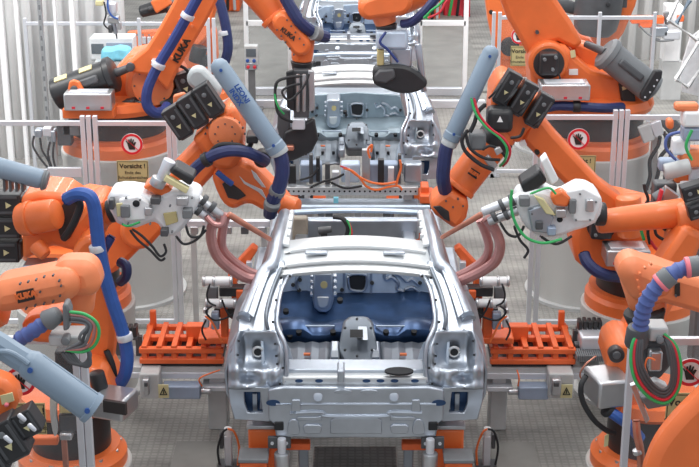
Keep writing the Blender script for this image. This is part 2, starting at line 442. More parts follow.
def text_sign(x0, y0, x1, y1, Y, label):
    a, b = P(x0, y0, Y), P(x1, y1, Y); c = (a+b)/2; c.y = Y; W_, H_ = b.x-a.x, a.z-b.z
    t = thing('warning_sign', label, 'sign', c, 'tan warning signs on the guards')
    MB().box(c, (W_, 0.006, H_)).build('plate', 'label_tan', t)
    o = [c + V((sx*W_*.48, -0.004, sz*H_*.46)) for sx, sz in ((-1, -1), (1, -1), (1, 1), (-1, 1))]
    i_ = [c + V((sx*W_*.465, -0.004, sz*H_*.44)) for sx, sz in ((-1, -1), (1, -1), (1, 1), (-1, 1))]
    MB().ring_prism(o, i_, (0, -0.001, 0)).build('border', 'ink', t)
    n = V((0, -0.005, 0))
    text(t, 'lettering', 'Vorsicht !', c + n + V((0, 0, H_*.24)), (1, 0, 0), (0, 0, 1), H_*.29, 'ink', 0.001, 'CENTER', 0.0015)
    text(t, 'lettering', 'Ende des', c + n + V((0, 0, -H_*.06)), (1, 0, 0), (0, 0, 1), H_*.20, 'ink', 0.001, 'CENTER', 0.0)
    text(t, 'lettering', 'Schutzbereiches', c + n + V((0, 0, -H_*.29)), (1, 0, 0), (0, 0, 1), H_*.20, 'ink', 0.001, 'CENTER', 0.0)
hand_sign(132, 144, 11, Yf-0.02, 'round no-touching hand sign on the guard at left, above a tan sign')
hand_sign(578.5, 139, 11, Yf-0.02, 'round no-touching hand sign on the guard at right of the middle')
hand_sign(20.5, 381, 15.5, Yh-0.02, 'round no-touching hand sign behind the blue-grey tube at bottom left')
hand_sign(690, 372, 15, Yh-0.02, 'round no-touching hand sign at the right edge by the cable loop')
hand_sign(519, 36, 8, Yg-0.02, 'small far round no-touching hand sign beside the raised right arm')
text_sign(116.5, 160.5, 149, 182, Yf-0.02, 'tan warning sign below the left middle no-touching sign, fully readable')
text_sign(562, 155.5, 595, 176, Yf-0.02, 'tan warning sign partly behind the right orange link arm')
text_sign(4, 403, 47, 434, Yh-0.02, 'tan warning sign at bottom left behind the black motors')
text_sign(667, 393, 712, 428, Yh-0.02, 'tan warning sign at the right edge below the cable loop')
text_sign(511, 46, 535, 66, Yg-0.02, 'small far tan warning sign between raised arm and fence post')
# ------------------------------------------------------------------ car bodies
CY, CZ = 9.3, 0.78
car = thing('car', 'nearest bare silver car body shell, open tailgate towards the camera', 'car', (0, CY, CZ), 'bare car bodies on the line')
def B2(dx, y, Y, s=1): return P(356 + s*dx, y, Y)
def mir(pl, Y): # closed outline from the right half (dx, y)
    return [B2(a, b, Y) for a, b in pl] + [B2(a, b, Y, -1) for a, b in pl[::-1] if a > 0]
# lower rear panel with pressed swages
rp_ = MB().prism(mir([(0, 438), (40, 438.5), (80, 437), (82, 424), (88, 420), (88, 390), (72, 387), (0, 388)], CY), (0, 0.05, 0)).build('rear_panel', 'galv', car, 0.012)
for s in (-1, 1):
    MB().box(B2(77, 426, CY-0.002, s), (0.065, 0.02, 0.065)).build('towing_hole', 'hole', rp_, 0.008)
    MB().prism([B2(83+a*7, 403+b*3, CY-0.004, s) for a, b in circ(0, 0, 1, 18)], (0, 0.01, 0)).build('slot', 'galv_blue_cast', rp_)
    MB().cyl(B2(38, 397, CY-0.012, s), B2(38, 397, CY, s), 0.034, None, 20, 0.006).build('boss', 'galv', rp_)
    MB().prism([B2(a, b, CY-0.016, s) for a, b in ((34, 427), (37, 425), (50, 425), (53, 427), (52, 433), (49, 434), (38, 434), (35, 433))], (0, 0.03, 0)).build('pad', 'galv', rp_, 0.006)
    MB().prism([B2(a, b, CY-0.012, s) for a, b in catmull([(57, 434), (57, 425), (60, 420), (65, 420), (68, 425), (68, 434)], 3, True)], (0, 0.03, 0)).build('pad', 'galv', rp_, 0.006)
    MB().prism([B2(a, b, CY-0.010, s) for a, b in ((34, 416), (40, 417), (58, 417), (60, 419), (58, 421), (34, 421))], (0, 0.03, 0)).build('pad', 'galv', rp_, 0.006)
    MB().prism([B2(a, b, CY-0.012, s) for a, b in ((56, 400), (64, 400), (65, 412), (55, 412))], (0, 0.03, 0)).build('pad', 'galv', rp_, 0.006)
MB().tube([B2(-66, 413, CY-0.004), B2(-34, 412, CY-0.004), B2(-30, 416, CY-0.004), B2(30, 416, CY-0.004), B2(34, 412, CY-0.004), B2(66, 413, CY-0.004)], 0.014, 8, 4).build('swage', 'galv', rp_)
MB().tube([B2(-80, 404, CY+.002), B2(-22, 404, CY+.002), B2(22, 404, CY+.002), B2(80, 404, CY+.002)], 0.011, 8, 2).build('swage', 'galv', rp_)
MB().prism([B2(a, b, CY-0.010) for a, b in ((-26, 421), (-22, 418), (22, 418), (26, 421), (26, 434), (-26, 434))], (0, 0.03, 0)).build('pad', 'galv', rp_, 0.008)
for s in (-1, 1): MB().prism([B2(13+a*9, 392+b*2.2, CY-0.006, s) for a, b in circ(0, 0, 1, 14)], (0, 0.02, 0)).build('pad', 'galv', rp_, 0.004)
# boot sill: upper face and a holed front face
YS = 9.36
zt = P(356, 377, YS).z
sill = MB()
fr = [B2(dx, 388, YS) for dx in (-72, 72)]
zb = fr[0].z; xs = fr[1].x
sill.box((0, YS+0.05, (zb+zt)/2), (2*xs, 0.1, zt-zb))
so = sill.build('boot_sill', 'zinc_light', car, 0.015)
tb = MB().prism([V((-xs+.01, YS+0.07, zt-.01)), V((xs-.01, YS+0.07, zt-.01)), V((xs-.03, YS+0.23, zt+.0)), V((-xs+.03, YS+0.23, zt+.0))], (0, 0, 0.035)).build('sill_shelf', 'galv', car, 0.012)
for px in (299, 319, 366.5, 380.5, 394.5, 415):
    MB().prism([P(px+a*4, 381+b*1.7, YS-0.004) for a, b in circ(0, 0, 1, 16)], (0, 0.01, 0)).build('slot', 'galv_blue_cast', so)
c = PZ(399, 372, zt+0.03)
MB().lathe([(0.10, 0), (0.10, 0.012)], c, (0, 0, 1), 20).build('sill_hole', 'hole', tb).scale = (1, 0.6, 1)
MB().box(PZ(341, 372, zt+0.06), (0.05, 0.16, 0.09)).build('latch_bracket', 'galv', tb, 0.01)
# corner panels: lamp pocket, vent opening
for s in (-1, 1):
    def Q(dx, y, Y): return P(356 + s*dx, y, Y)
    outer = [Q(128.5, 362, 9.5), Q(128, 395, 9.42), Q(122, 419, 9.36), Q(88, 422, 9.31), Q(87, 392, 9.31), Q(73, 389, 9.31), Q(70, 366, 9.40), Q(72, 345, 9.46), Q(81, 330, 9.52), Q(100, 331, 9.52), Q(120, 336, 9.54)]
    # split in bands so that the vent and the lamp pocket are real openings
    def ge(x, y, cx, cy2, rx, ry): return math.exp(-((x-cx)/rx)**2-((y-cy2)/ry)**2)
    rows = []
    NV, NU = 26, 26
    for iv in range(NV+1):
        v = iv/NV; y = 331+58*v
        xo_ = 117+11*min(1, v*2.2); xi_ = 80-8.5*min(1, v*2.5) if v < .8 else 71.5+1.0*(v-.8)*5
        row = []
        for iu in range(NU+1):
            u = iu/NU; dx = xo_+(xi_-xo_)*u
            d = .10*ge(dx, y, 97, 350, 15, 17) + .05*ge(dx, y, 112, 350, 7, 20) - .05*ge(dx, y, 119, 352, 4, 40) - .045*ge(dx, y, 76, 352, 5, 14)
            d += -.05*ge(dx, y, 100, 371, 22, 4.5) + .05*ge(dx, y, 108, 378, 6, 5) - .05*ge(dx, y, 92, 379, 5, 6) - .04*ge(dx, y, 80, 377, 4, 6) - .03*ge(dx, y, 110, 386, 12, 3)
            row.append(Q(dx, y, 9.47-.10*v+d))
        rows.append(row)
    cp = MB().sheet(rows).build('corner_panel', 'galv', car, 0, .012, 80)
    q = Q(98, 351, 9.5)
    MB().tube([q+V((math.cos(a)*.034, -.012, math.sin(a)*.034)) for a in [2*PI*k/16 for k in range(17)]], .010, 8, 1).build('hole_rim', 'zinc_light', cp)
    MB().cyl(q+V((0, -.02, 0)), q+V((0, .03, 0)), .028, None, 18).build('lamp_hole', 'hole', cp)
    for a, b in ((117, 341), (118, 355), (81, 344), (80, 356), (79, 364), (76, 384)): MB().cyl(Q(a, b, 9.36), Q(a, b, 9.44), .008, None, 8).build('panel_hole', 'hole', cp)
    O = [Q(128.2, 386, 9.40), Q(127, 402, 9.38), Q(122, 419.5, 9.36), Q(86, 422, 9.33), Q(86, 388, 9.33)]
    I = [Q(112, 392, 9.40), Q(111, 404, 9.38), Q(108, 413, 9.36), Q(93, 413, 9.33), Q(96, 392, 9.33)]
    MB().ring_prism(O, I, (0, 0.04, 0)).build('bumper_corner', 'galv', car, 0.01)
    MB().prism([Q(113, 391, 9.47), Q(110, 415, 9.47), Q(91, 415, 9.47), Q(94, 391, 9.47)], (0, 0.02, 0)).build('vent_back', 'galv_blue_cast', car)
    MB().box(Q(101, 404, 9.45), (0.03, 0.02, 0.16)).build('vent_rib', 'galv', car)
    # outer side: quarter panel, door openings, sill
    rows = []
    for yy, wd in ((9.42, 0.0), (9.62, 0.012), (9.95, 0.02), (10.35, 0.02)):
        xb = Q(128.5, 370, 9.5).x + s*wd - s*0.0
        rows.append([V((xb-s*0.05, yy, CZ+0.13)), V((xb, yy, CZ+0.26)), V((xb+s*0.004, yy, CZ+0.42)), V((xb-s*0.03, yy+0.02, CZ+0.56)), V((xb-s*0.10, yy+0.06, CZ+0.66)), V((xb-s*0.16, yy+0.10, CZ+0.70))])
    MB().sheet(rows).build('quarter_panel', 'galv', car, 0.0, 0.02, 60)
    xo = Q(128.5, 370, 9.5).x
    MB().box((xo-s*0.06, 11.55, CZ+0.06), (0.14, 2.5, 0.16)).build('side_sill', 'galv', car, 0.03)
    # D pillar: flange, outer skin, channel
    def pillar(name, m, a, b, w0, w1, th, bev=0.015):
        pa, pb = V(a), V(b); d = (pb-pa)
        mb = MB(); A = []; 
        for (p, w_) in ((pa, w0), (pb, w1)): A += [p - V((w_/2, 0, 0)), p + V((w_/2, 0, 0))]
        mb.prism([A[0], A[1], A[3], A[2]], (0, th, 0)); return mb.build(name, m, car, bev)
    pts_out = [Q(119, 335, 9.50), Q(117, 318, 9.56), Q(104, 290, 9.76), Q(89, 262, 9.96), Q(72, 262, 9.98), Q(69, 268, 9.95), Q(72, 282, 9.85), Q(77, 300, 9.70), Q(78, 318, 9.58), Q(73, 333, 9.50)]
    MB().prism(pts_out, (0, 0.05, 0)).build('rear_pillar', 'galv', car, 0.015)
    MB().tube([Q(71, 384, 9.37), Q(69, 366, 9.40), Q(71, 345, 9.44), Q(79, 325, 9.52), Q(78, 306, 9.62), Q(74, 288, 9.76), Q(66, 276, 9.86), Q(58, 272, 9.9)], 0.017, 8, 5).build('opening_flange', 'galv', car)
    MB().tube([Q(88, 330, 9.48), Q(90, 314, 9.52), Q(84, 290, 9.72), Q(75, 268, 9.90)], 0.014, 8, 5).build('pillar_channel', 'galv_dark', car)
    MB().prism([Q(102, 318, 9.50), Q(108, 313, 9.53), Q(99, 287, 9.74), Q(88, 266, 9.90), Q(84, 266, 9.90), Q(93, 290, 9.72)], (0, 0.02, 0)).build('pillar_skin', 'galv', car, 0.01)
    for k, (a, b, yy) in enumerate(((83, 322, 9.50), (80, 300, 9.62), (75, 278, 9.8), (73, 368, 9.36), (66, 276, 9.84))):
        MB().cyl(Q(a, b, yy-0.04), Q(a, b, yy), 0.010, None, 10).build('pillar_hole', 'hole', car)
    # roof side rail, windscreen pillar, centre pillar
    zr = P(356, 260, 9.95).z
    xr = Q(82, 258, 9.98).x
    MB().tube([Q(113, 320, 9.56), Q(100, 290, 9.78), Q(91, 272, 9.90), V((xr+s*.01, 9.98, zr-.03)), V((xr-s*.01, 10.4, zr+.02)), V((xr-s*.03, 10.9, zr+.0)), V((xr-s*.02, 11.2, zr-.09)), V((xr+s*.05, 11.9, zr-.42)), V((xr+s*.09, 12.3, zr-.62))], 0.052, 12, 5).build('roof_rail', 'galv', car)
    MB().prism([V((xr-s*.05, 10.2, zr+.01)), V((xr-s*.10, 10.2, zr+.0)), V((xr-s*.11, 10.95, zr+.02)), V((xr-s*.07, 10.95, zr+.02))], (0, 0, .03)).build('roof_flange', 'zinc_light', car, 0.008)
    MB().tube([V((xr+s*.0, 10.62, zr-.02)), V((xr+s*.14, 10.66, zr-.5)), V((xr+s*.22, 10.68, CZ+.1))], 0.05, 8, 5).build('centre_pillar', 'galv', car)
    MB().tube([V((xr+s*.02, 9.98, zr-.05)), V((xr+s*.12, 10.2, zr-.32)), V((xr+s*.22, 10.42, CZ+.62)), V((xr+s*.22, 10.4, CZ+.2))], 0.05, 8, 5).build('door_frame', 'galv', car)
    # inner wheel house and inner side
    MB().sheet([[V((s*.66, 9.45, CZ+.12)), V((s*.66, 10.3, CZ+.1)), V((s*.70, 11.6, CZ+.1))], [V((s*.64, 9.45, CZ+.5)), V((s*.64, 10.3, CZ+.45)), V((s*.72, 11.6, CZ+.35))], [V((s*.66, 9.6, CZ+.75)), V((s*.70, 10.3, CZ+.7)), V((s*.74, 11.6, CZ+.5))]]).build('inner_side', 'galv_pale', car, 0, 0.02, 60)
    MB().lathe([(0.0, .16), (.16, .15), (.24, .08), (.27, 0)], V((s*.62, 9.98, CZ+.2)), (-s, 0, .25), 20).build('wheel_house', 'galv_pale', car)
    # front: strut tower, fender rail, long member
    MB().lathe([(.19, 0), (.16, .2), (.13, .26), (.05, .27), (.05, .25)], V((s*.58, 12.15, CZ+.1)), (0, 0, 1), 20).build('strut_tower', 'galv', car)
    MB().box((s*.5, 12.5, CZ+.08), (.12, 1.6, .14)).build('long_member', 'galv', car, .02)
    MB().box((s*.72, 12.3, CZ+.38), (.09, 1.5, .08)).build('fender_rail', 'galv', car, .02)
# roof frames: rear, front; both slightly arched
def arch(name, m, y0, y1, hw0, hw1, z0, z1, crown, th=0.03):
    rows = []
    for i in range(4):
        t = i/3; y = y0+(y1-y0)*t; hw = hw0+(hw1-hw0)*t; z = z0+(z1-z0)*t + 0.012*math.sin(PI*t)
        rows.append([V((hw*u, y, z + crown*(1-u*u))) for u in [-1+2*k/14 for k in range(15)]])
    return MB().sheet(rows).build(name, m, car, 0.004, th, 50)
zr = P(356, 260, 9.95).z
xr = P(438, 258, 9.98).x
rh = arch('roof_rear_frame', 'zinc_light', 9.86, 10.32, xr-.03, xr-.08, zr-.10, zr-.0, 0.045)  # same steel as the body, painted paler for the light falling on it
MB().tube([V(((xr-.06)*u, 9.93, zr-.045+.045*(1-u*u))) for u in [-1+2*k/10 for k in range(11)]], 0.016, 8, 2).build('frame_swage', 'zinc_light', rh)
MB().tube([V(((xr-.08)*u, 10.12, zr-.005+.045*(1-u*u))) for u in [-1+2*k/10 for k in range(11)]], 0.016, 8, 2).build('frame_swage', 'zinc_light', rh)
for s in (-1, 1):
    MB().box((s*.28, 10.05, zr+.02), (.16, .05, .02)).build('frame_boss', 'galv', rh, .008)
    for k in range(4): MB().box((s*(xr-.10), 10.36+k*.17, zr+.03), (.03, .03, .05)).build('roof_tab', 'zinc_light', car, .006)
arch('roof_front_frame', 'galv_pale', 10.98, 11.06, xr-.06, xr-.07, zr+.0, zr-.01, 0.02, .025)
# floor: two pans, tunnel, front floor with blue reflection painted in, toe board
zfl = CZ + 0.20
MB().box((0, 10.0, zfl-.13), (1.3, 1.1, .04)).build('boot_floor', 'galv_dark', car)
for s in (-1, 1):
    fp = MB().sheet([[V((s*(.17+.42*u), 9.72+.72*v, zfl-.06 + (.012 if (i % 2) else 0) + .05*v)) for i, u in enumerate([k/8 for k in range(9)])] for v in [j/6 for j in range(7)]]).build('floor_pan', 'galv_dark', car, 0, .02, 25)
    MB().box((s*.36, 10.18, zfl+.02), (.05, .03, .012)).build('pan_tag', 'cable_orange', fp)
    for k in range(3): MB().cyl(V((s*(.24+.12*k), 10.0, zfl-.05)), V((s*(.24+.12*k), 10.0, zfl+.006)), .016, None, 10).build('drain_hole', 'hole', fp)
    MB().box((s*.15, 9.98, zfl+.06), (.07, .5, .1)).build('pan_bracket', 'galv', car, .015)
    MB().box((s*.15, 9.95, zfl+.115), (.05, .12, .02)).build('bracket_hole', 'galv_dark', car)
# stepped kick-up, its blue reflection painted into the steel colour
step = [(10.50, zfl-.06), (10.53, zfl+.05), (10.60, zfl+.075), (10.74, zfl+.06), (10.95, zfl-.06), (11.10, zfl-.08), (11.30, zfl-.05), (11.46, zfl-.0)]
xsn = [-.70, -.62, -.52, -.40, -.33, -.22, -.14, .14, .22, .33, .40, .52, .62, .70]
rows = [[V((x_, y_, z_ + (.02 if i in (2, 3, 10, 11) else 0) - (.03 if i in (4, 5, 8, 9) and 1 <= j <= 3 else 0))) for i, x_ in enumerate(xsn)] for j, (y_, z_) in enumerate(step)]
bf = MB().sheet(rows).build('front_floor', 'galv_blue_cast', car, 0, .02, 40)
for px, py in ((299, 334), (333, 334), (386, 334), (414, 334), (290, 338), (286, 313), (340, 302)):
    q = P(px, py, 10.52); MB().cyl(q, q+V((0, -.012, .03)), .022, None, 12).build('floor_hole', 'hole', bf)
for s in (-1, 1): MB().tube([V((s*.64, 10.60, zfl+.075)), V((s*.42, 10.58, zfl+.08)), V((s*.16, 10.58, zfl+.08))], .008, 8, 3).build('floor_swage', 'galv_pale', bf)
# tunnel
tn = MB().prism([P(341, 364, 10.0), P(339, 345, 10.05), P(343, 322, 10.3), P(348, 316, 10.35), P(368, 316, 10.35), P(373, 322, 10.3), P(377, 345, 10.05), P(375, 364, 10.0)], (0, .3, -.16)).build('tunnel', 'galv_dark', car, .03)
tp = MB().prism([P(357, 340, 10.02), P(358, 328, 10.2), P(367, 328, 10.2), P(368, 340, 10.02)], (0, .03, 0)).build('tunnel_plate', 'galv', tn, .006)
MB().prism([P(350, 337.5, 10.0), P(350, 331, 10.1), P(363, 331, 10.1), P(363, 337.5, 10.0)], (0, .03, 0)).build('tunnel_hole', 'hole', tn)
for a, b in ((345, 350), (372, 350), (357, 319), (345, 328), (371, 328), (357, 356)): MB().ball(P(a, b, 10.0), .011, 8).build('bolt', 'dark_grey', tn)
# toe board / seat wall with pressings
YB = 11.46
bb = MB().prism(mir([(0, 303), (45, 304), (80, 308), (86, 290), (80, 272), (60, 262), (0, 258)], YB), (0, .03, 0)).build('bulkhead', 'galv_pale', car, .01)
pr = MB().prism([P(a, b, 11.14) for a, b in ((313, 273), (333, 273), (334, 300), (331, 310), (326, 313), (319, 313), (314, 308), (312, 298))], (0, .33, 0)).build('pressing', 'galv', bb, .02)
MB().prism([P(a, b, 11.132) for a, b in ((317, 297), (329, 297), (328, 305), (325, 308), (320, 308), (318, 305))], (0, .02, 0)).build('pressing_recess', 'zinc_light', pr, .008)
MB().prism([P(324+3.6*a, 285+3.6*b, 11.134) for a, b in circ(0, 0, 1, 16)], (0, .02, 0)).build('pressing_hole', 'label_tan', pr)
for sx_ in (312, 335):
    for k in range(4): MB().box(P(sx_, 276+6*k, 11.18), (.03, .06, .025)).build('pressing_tooth', 'galv', pr, .006)
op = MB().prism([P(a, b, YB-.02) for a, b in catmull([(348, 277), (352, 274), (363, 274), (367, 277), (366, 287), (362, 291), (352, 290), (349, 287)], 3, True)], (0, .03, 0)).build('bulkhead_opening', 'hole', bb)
MB().tube([P(a, b, YB-.02) for a, b in catmull([(348, 277), (352, 274), (363, 274), (367, 277), (366, 287), (362, 291), (352, 290), (349, 287), (348, 277)], 2)], .012, 8, 1).build('opening_rim', 'galv', bb)
for wv in ([(384, 273), (386, 279), (392, 277), (398, 283), (397, 289), (404, 291)], [(392, 273), (400, 275), (407, 281), (412, 279), (418, 284)], [(404, 290), (411, 287), (417, 290), (422, 296)], [(300, 274), (296, 282), (299, 290), (306, 296)]):
    MB().tube([P(a, b, YB-.004) for a, b in wv], .016, 8, 4).build('swage', 'galv', bb)
for a, b in ((293, 285), (299, 290), (372, 283), (300, 280), (420, 283), (409, 296), (342, 290), (381, 300)): MB().cyl(P(a, b, YB-.02), P(a, b, YB), .017, None, 12).build('bulkhead_hole', 'hole', bb)
MB().tube([P(a, b, YB-.01) for a, b in ((276, 300), (310, 302), (340, 301), (372, 301), (400, 302), (438, 300))], .02, 8, 4).build('swage', 'galv', bb)
for px in (344, 371): MB().tube([P(px, 273, YB-.004), P(px, 301, YB-.004)], .01, 8, 1).build('swage', 'galv', bb)
# cowl and front end
MB().box((0, 11.75, CZ+.44), (1.34, .3, .06)).build('cowl', 'galv', car, .02)
MB().box((0, 13.25, CZ+.16), (1.2, .1, .2)).build('front_panel', 'galv', car, .02)
car2 = copy_tree(car, None, ('rear_panel', 'boot_sill', 'sill_shelf', 'boot_floor')); car2.location.y += 5.7
for ch in car2.children:
    if ch.name.split('.')[0] in ('front_floor', 'bulkhead', 'inner_side'):
        ch.data = ch.data.copy(); ch.data.materials[0] = M['galv_teal']
car2['label'] = 'second bare silver car body shell, behind the rail of orange cables'
car3 = copy_tree(car); car3.location.y += 11.4
car3['label'] = 'farthest bare silver car body shell, at the top centre of the photo'
# ------------------------------------------------------------------ round pedestals (each robot stands on one)
def pedestal(label, x, y, r, ztop, tall=True):
    t = thing('robot_pedestal', label, 'pedestal', (x, y, 0), 'round grey robot pedestals')
    MB().lathe([(r*.985, 0), (r*.985, ztop-.1), (r, ztop-.08), (r, ztop-.012), (r-.012, ztop), (.01, ztop)], (x, y, 0), (0, 0, 1), 48).build('drum', 'pedestal', t)
    MB().lathe([(r+.05, 0), (r+.05, .03), (r*.98, .03)], (x, y, 0), (0, 0, 1), 48).build('foot_ring', 'beam_grey', t)
    return t
def robot_base(t, x, y, z, r_ring, r_drum, h_ring, h_drum, sc=1.0):
    rg = MB().lathe([(r_ring, 0), (r_ring, h_ring*.55), (r_ring-.03, h_ring*.75), (r_drum+.06, h_ring), (.05, h_ring)], (x, y, z), (0, 0, 1), 40).build('base_flange', 'orange', t)
    for k in range(12):
        a = 2*PI*(k+.5)/12; q = V((x+math.cos(a)*(r_ring-.055), y+math.sin(a)*(r_ring-.055), z+h_ring*.6))
        if math.sin(a) < .3: MB().cyl(q, q+V((0, 0, .045)), .022, None, 8).build('bolt', 'steel', rg)
    MB().lathe([(r_drum, h_ring), (r_drum, h_ring+h_drum*.9), (r_drum*1.06, h_ring+h_drum*.92), (r_drum*1.06, h_ring+h_drum), (.05, h_ring+h_drum)], (x, y, z), (0, 0, 1), 40).build('base_drum', 'drum_black', t)
    return z+h_ring+h_drum
def motor(t, c, axis, L, w, face=(0, -1, 0), m='black'):      # square-bodied servo motor with plug, cap and warning triangle
    c = V(c); d = V(axis).normalized(); n = V(face); n = (n - d*n.dot(d)).normalized(); a = d.cross(n)
    R = Matrix((a, d, n)).transposed()
    b = MB().box(c, (w, L, w), R).build('axis_motor', m, t, w*.06)
    MB().box(c + d*(L*.5), (w*.82, L*.12, w*.82), R).build('end_cap', 'dark_grey', b, w*.08)
    for k in (-1, 1): MB().box(c + a*(k*w*.36) + n*(w*.49) , (w*.12, L*.8, w*.06), R).build('fin', 'dark_grey', b, .002)
    MB().cyl(c + n*w*.48 - d*L*.22, c + n*w*.58 - d*L*.22, w*.14, None, 12, .01).build('plug', 'mid_grey', b)
    tr = [c + n*(w*.51) + (a*math.cos(q) + d*math.sin(q))*w*.17 + d*L*.12 for q in (PI/2, PI/2+2*PI/3, PI/2+4*PI/3)]
    MB().prism(tr, n*.004).build('warning_triangle', 'sticker', b)
    return b
def motors(t, pl, Y, axis_px, L, w):       # a bank of motors, photo points; axis_px is their direction in the photo
    a = P(pl[0][0], pl[0][1], Y); b = P(pl[0][0]+axis_px[0], pl[0][1]+axis_px[1], Y); d = b-a
    for x, y in pl: motor(t, P(x, y, Y), d, L/ppm(a), w/ppm(a))
def balancer(t, a, b, r0, r1, m, label_strip=True, rod=None):
    pa, pb = P(*a), P(*b); d = (pb-pa).normalized(); k0, k1 = r0/ppm(pa), r1/ppm(pb)
    L = (pb-pa).length
    c = MB().lathe([(k0*.7, 0), (k0, .02), (k0*1.02, L*.08), (k0*1.0, L*.1), (k1*.95, L*.86), (k1*1.08, L*.88), (k1*1.08, L*.96), (k1*.85, L), (k1*.4, L)], pa, d, 28).build('balancer', m, t)
    n = (V((0, -1, 0.25)) - d*V((0, -1, .25)).dot(d)).normalized(); up = d.cross(n)
    if up.z < 0: up = -up
    for q, f in ((.22, .72), (.62, .72)):
        cc = pa + d*(L*q) + (n*.62 + up*.78)*(k0+(k1-k0)*q)*1.005
        u2 = (n*.62 + up*.78).normalized(); R = Matrix((d, u2.cross(d), u2)).transposed()
        if label_strip: MB().box(cc, (L*.2, k1*.4, .012), R).build('label_strip', 'sticker', c)
    cc = pa + d*(L*.55) + n*(k0+k1)*.49
    R = Matrix((d, n.cross(d), n)).transposed()
    MB().box(cc, (L*.45, k1*.5, .05), R).build('side_rib', 'dark_grey', c, .02)
    if rod:
        pr = P(*rod); MB().cyl(pb - d*.02, pr, k1*.28, k1*.22, 14).build('piston_rod', 'dark_grey', c)
    return c
def hollow_box(t, x0, y0, x1, y1, Y, depth):
    b = boxpx(t, 'junction_box', 'steel', x0, y0, x1, y1, Y, depth, .012)
    a, c = P(x0, y0, Y), P(x1, y1, Y)
    for k in range(3):
        xx = a.x + (c.x-a.x)*(.2+.3*k); MB().box((xx, Y-.004, c.z+.03), (.03, .012, .02)).build('box_clip', 'red', b)
    MB().box(((a.x+c.x)/2, Y+depth/2, a.z+.004), (abs(c.x-a.x)*.8, depth*.6, .008)).build('box_lid', 'alu', b, .003)
    return b
def clamp(t, q, d, r, m='alu', w=.05):      # hose clamp ring at q across direction d
    q = V(q); d = V(d).normalized()
    MB().cyl(q - d*w/2, q + d*w/2, r, None, 16, .006).build('hose_clamp', m, t)
def clamp_px(t, a, b, f, r, m='alu', w=.05):
    pa, pb = P(*a), P(*b); q = pa.lerp(pb, f); clamp(t, q, pb-pa, r/ppm(q), m, w)

# ================================================================== far raised robot, left (arm with lettering)
px_, py_ = P(118, 160, 13.95).x, 13.95
pedestal('light grey round pedestal behind the left guard', px_, 14.05, .56, 1.52)
LA = thing('industrial_robot', 'orange robot on left pedestal behind the guard, raised lettered arm with blue hose', 'robot', (px_, 14.05, 1.52), 'orange industrial robots')
z = robot_base(LA, px_, 14.05, 1.52, .54, .47, .17, .24)
MB().lathe([(.54, 0), (.56, .05), (.54, .12), (.3, .14)], (px_, 14.05, z), (0, 0, 1), 40).build('turntable', 'orange', LA)
Y0 = 13.75
prism(LA, 'carousel', 'orange', [(63, 108), (66, 118), (150, 119), (172, 112), (184, 98), (182, 76), (170, 60), (150, 52), (128, 57), (112, 74), (110, 98), (92, 104)], Y0+.1, .5, .04)
link(LA, 'carousel_cheek', 'orange_pale', [(150, 88, 25), (132, 70, 6)], Y0+.02, .1, .03)
prism(LA, 'link_arm', 'orange', [(131, 60), (126, 65), (127, 71), (136, 74), (152, 76), (168, 92), (178, 70), (204, 26), (224, -12), (210, -48), (192, -48), (180, -10), (160, 26), (146, 48)], Y0-.22, .26, .035)
disc(LA, 'pivot_cap', 'dark_grey', 130, 67.5, 4.6, Y0-.25, .06)
disc(LA, 'shoulder_disc', 'orange_pale', 152, 86, 21, Y0-.10, .1, .02)
bolts(LA, 'dark_grey', [(152+17.5*math.cos(k*PI/4), 86+17.5*math.sin(k*PI/4)) for k in range(8)], Y0-.10, 1.0)
bolts(LA, 'orange_pale', [(160, 52), (170, 36), (180, 20), (172, 58), (182, 42), (192, 26)], Y0-.23, 1.6)
textpx(LA, 'lettering', 'KUKA', (175, 62), (188, 39), Y0-.226, 10, 'ink', .004)
balancer(LA, (54, 95, Y0-.1), (116, 73, Y0-.1), 16, 17, 'black', True, (130, 67.5, Y0-.1))
prism(LA, 'bracket', 'orange', [(66, 98), (69, 82), (73, 80), (79, 82), (88, 98)], Y0-.32, .05, .012)
disc(LA, 'bracket_bolt', 'dark_grey', 73.5, 90, 3.6, Y0-.36, .06)
hollow_box(LA, 63, 94, 112, 111, Y0-.5, .22)
boxpx(LA, 'box_bracket', 'orange', 62, 109, 114, 119, Y0-.42, .3)
for a, b, c_ in ((138, 108, 9), (168, 104, 8)): cyl(LA, 'axis_motor', 'black', (a-6, b+2, Y0-.05), (a+10, b-3, Y0-.05), c_, c_)
for a, b in ((177, 100), (186, 84)): motor(LA, P(a, b, Y0+.05), P(a+5, b+12, Y0+.05)-P(a, b, Y0+.05), .24, .17)
motor(LA, P(127, 106, Y0-.05), P(137, 104, Y0-.05)-P(127, 106, Y0-.05), .2, .12)
hose(LA, 'cable', 'rubber', [(170, 66, Y0), (180, 66, Y0-.05), (188, 72, Y0-.05), (192, 86, Y0), (188, 100, Y0+.05)], 1.6)
hz = [(204, -14, Y0-.42), (188, 15, Y0-.42), (172, 43, Y0-.40), (158, 66, Y0-.40), (148, 88, Y0-.42), (147, 104, Y0-.42), (154, 112.5, Y0-.40), (164, 111, Y0-.3), (167, 106, Y0-.2)]
hose(LA, 'hose', 'blue_hose', hz, 5.4)
for a, b in (((188, 15), (186, 19)), ((159, 64), (157, 68))): clamp_px(LA, (a[0], a[1], Y0-.42), (b[0], b[1], Y0-.42), .3, 7, 'alu', .05)
boxpx(LA, 'clamp_bracket', 'alu', 151, 60, 158, 66, Y0-.3, .1)
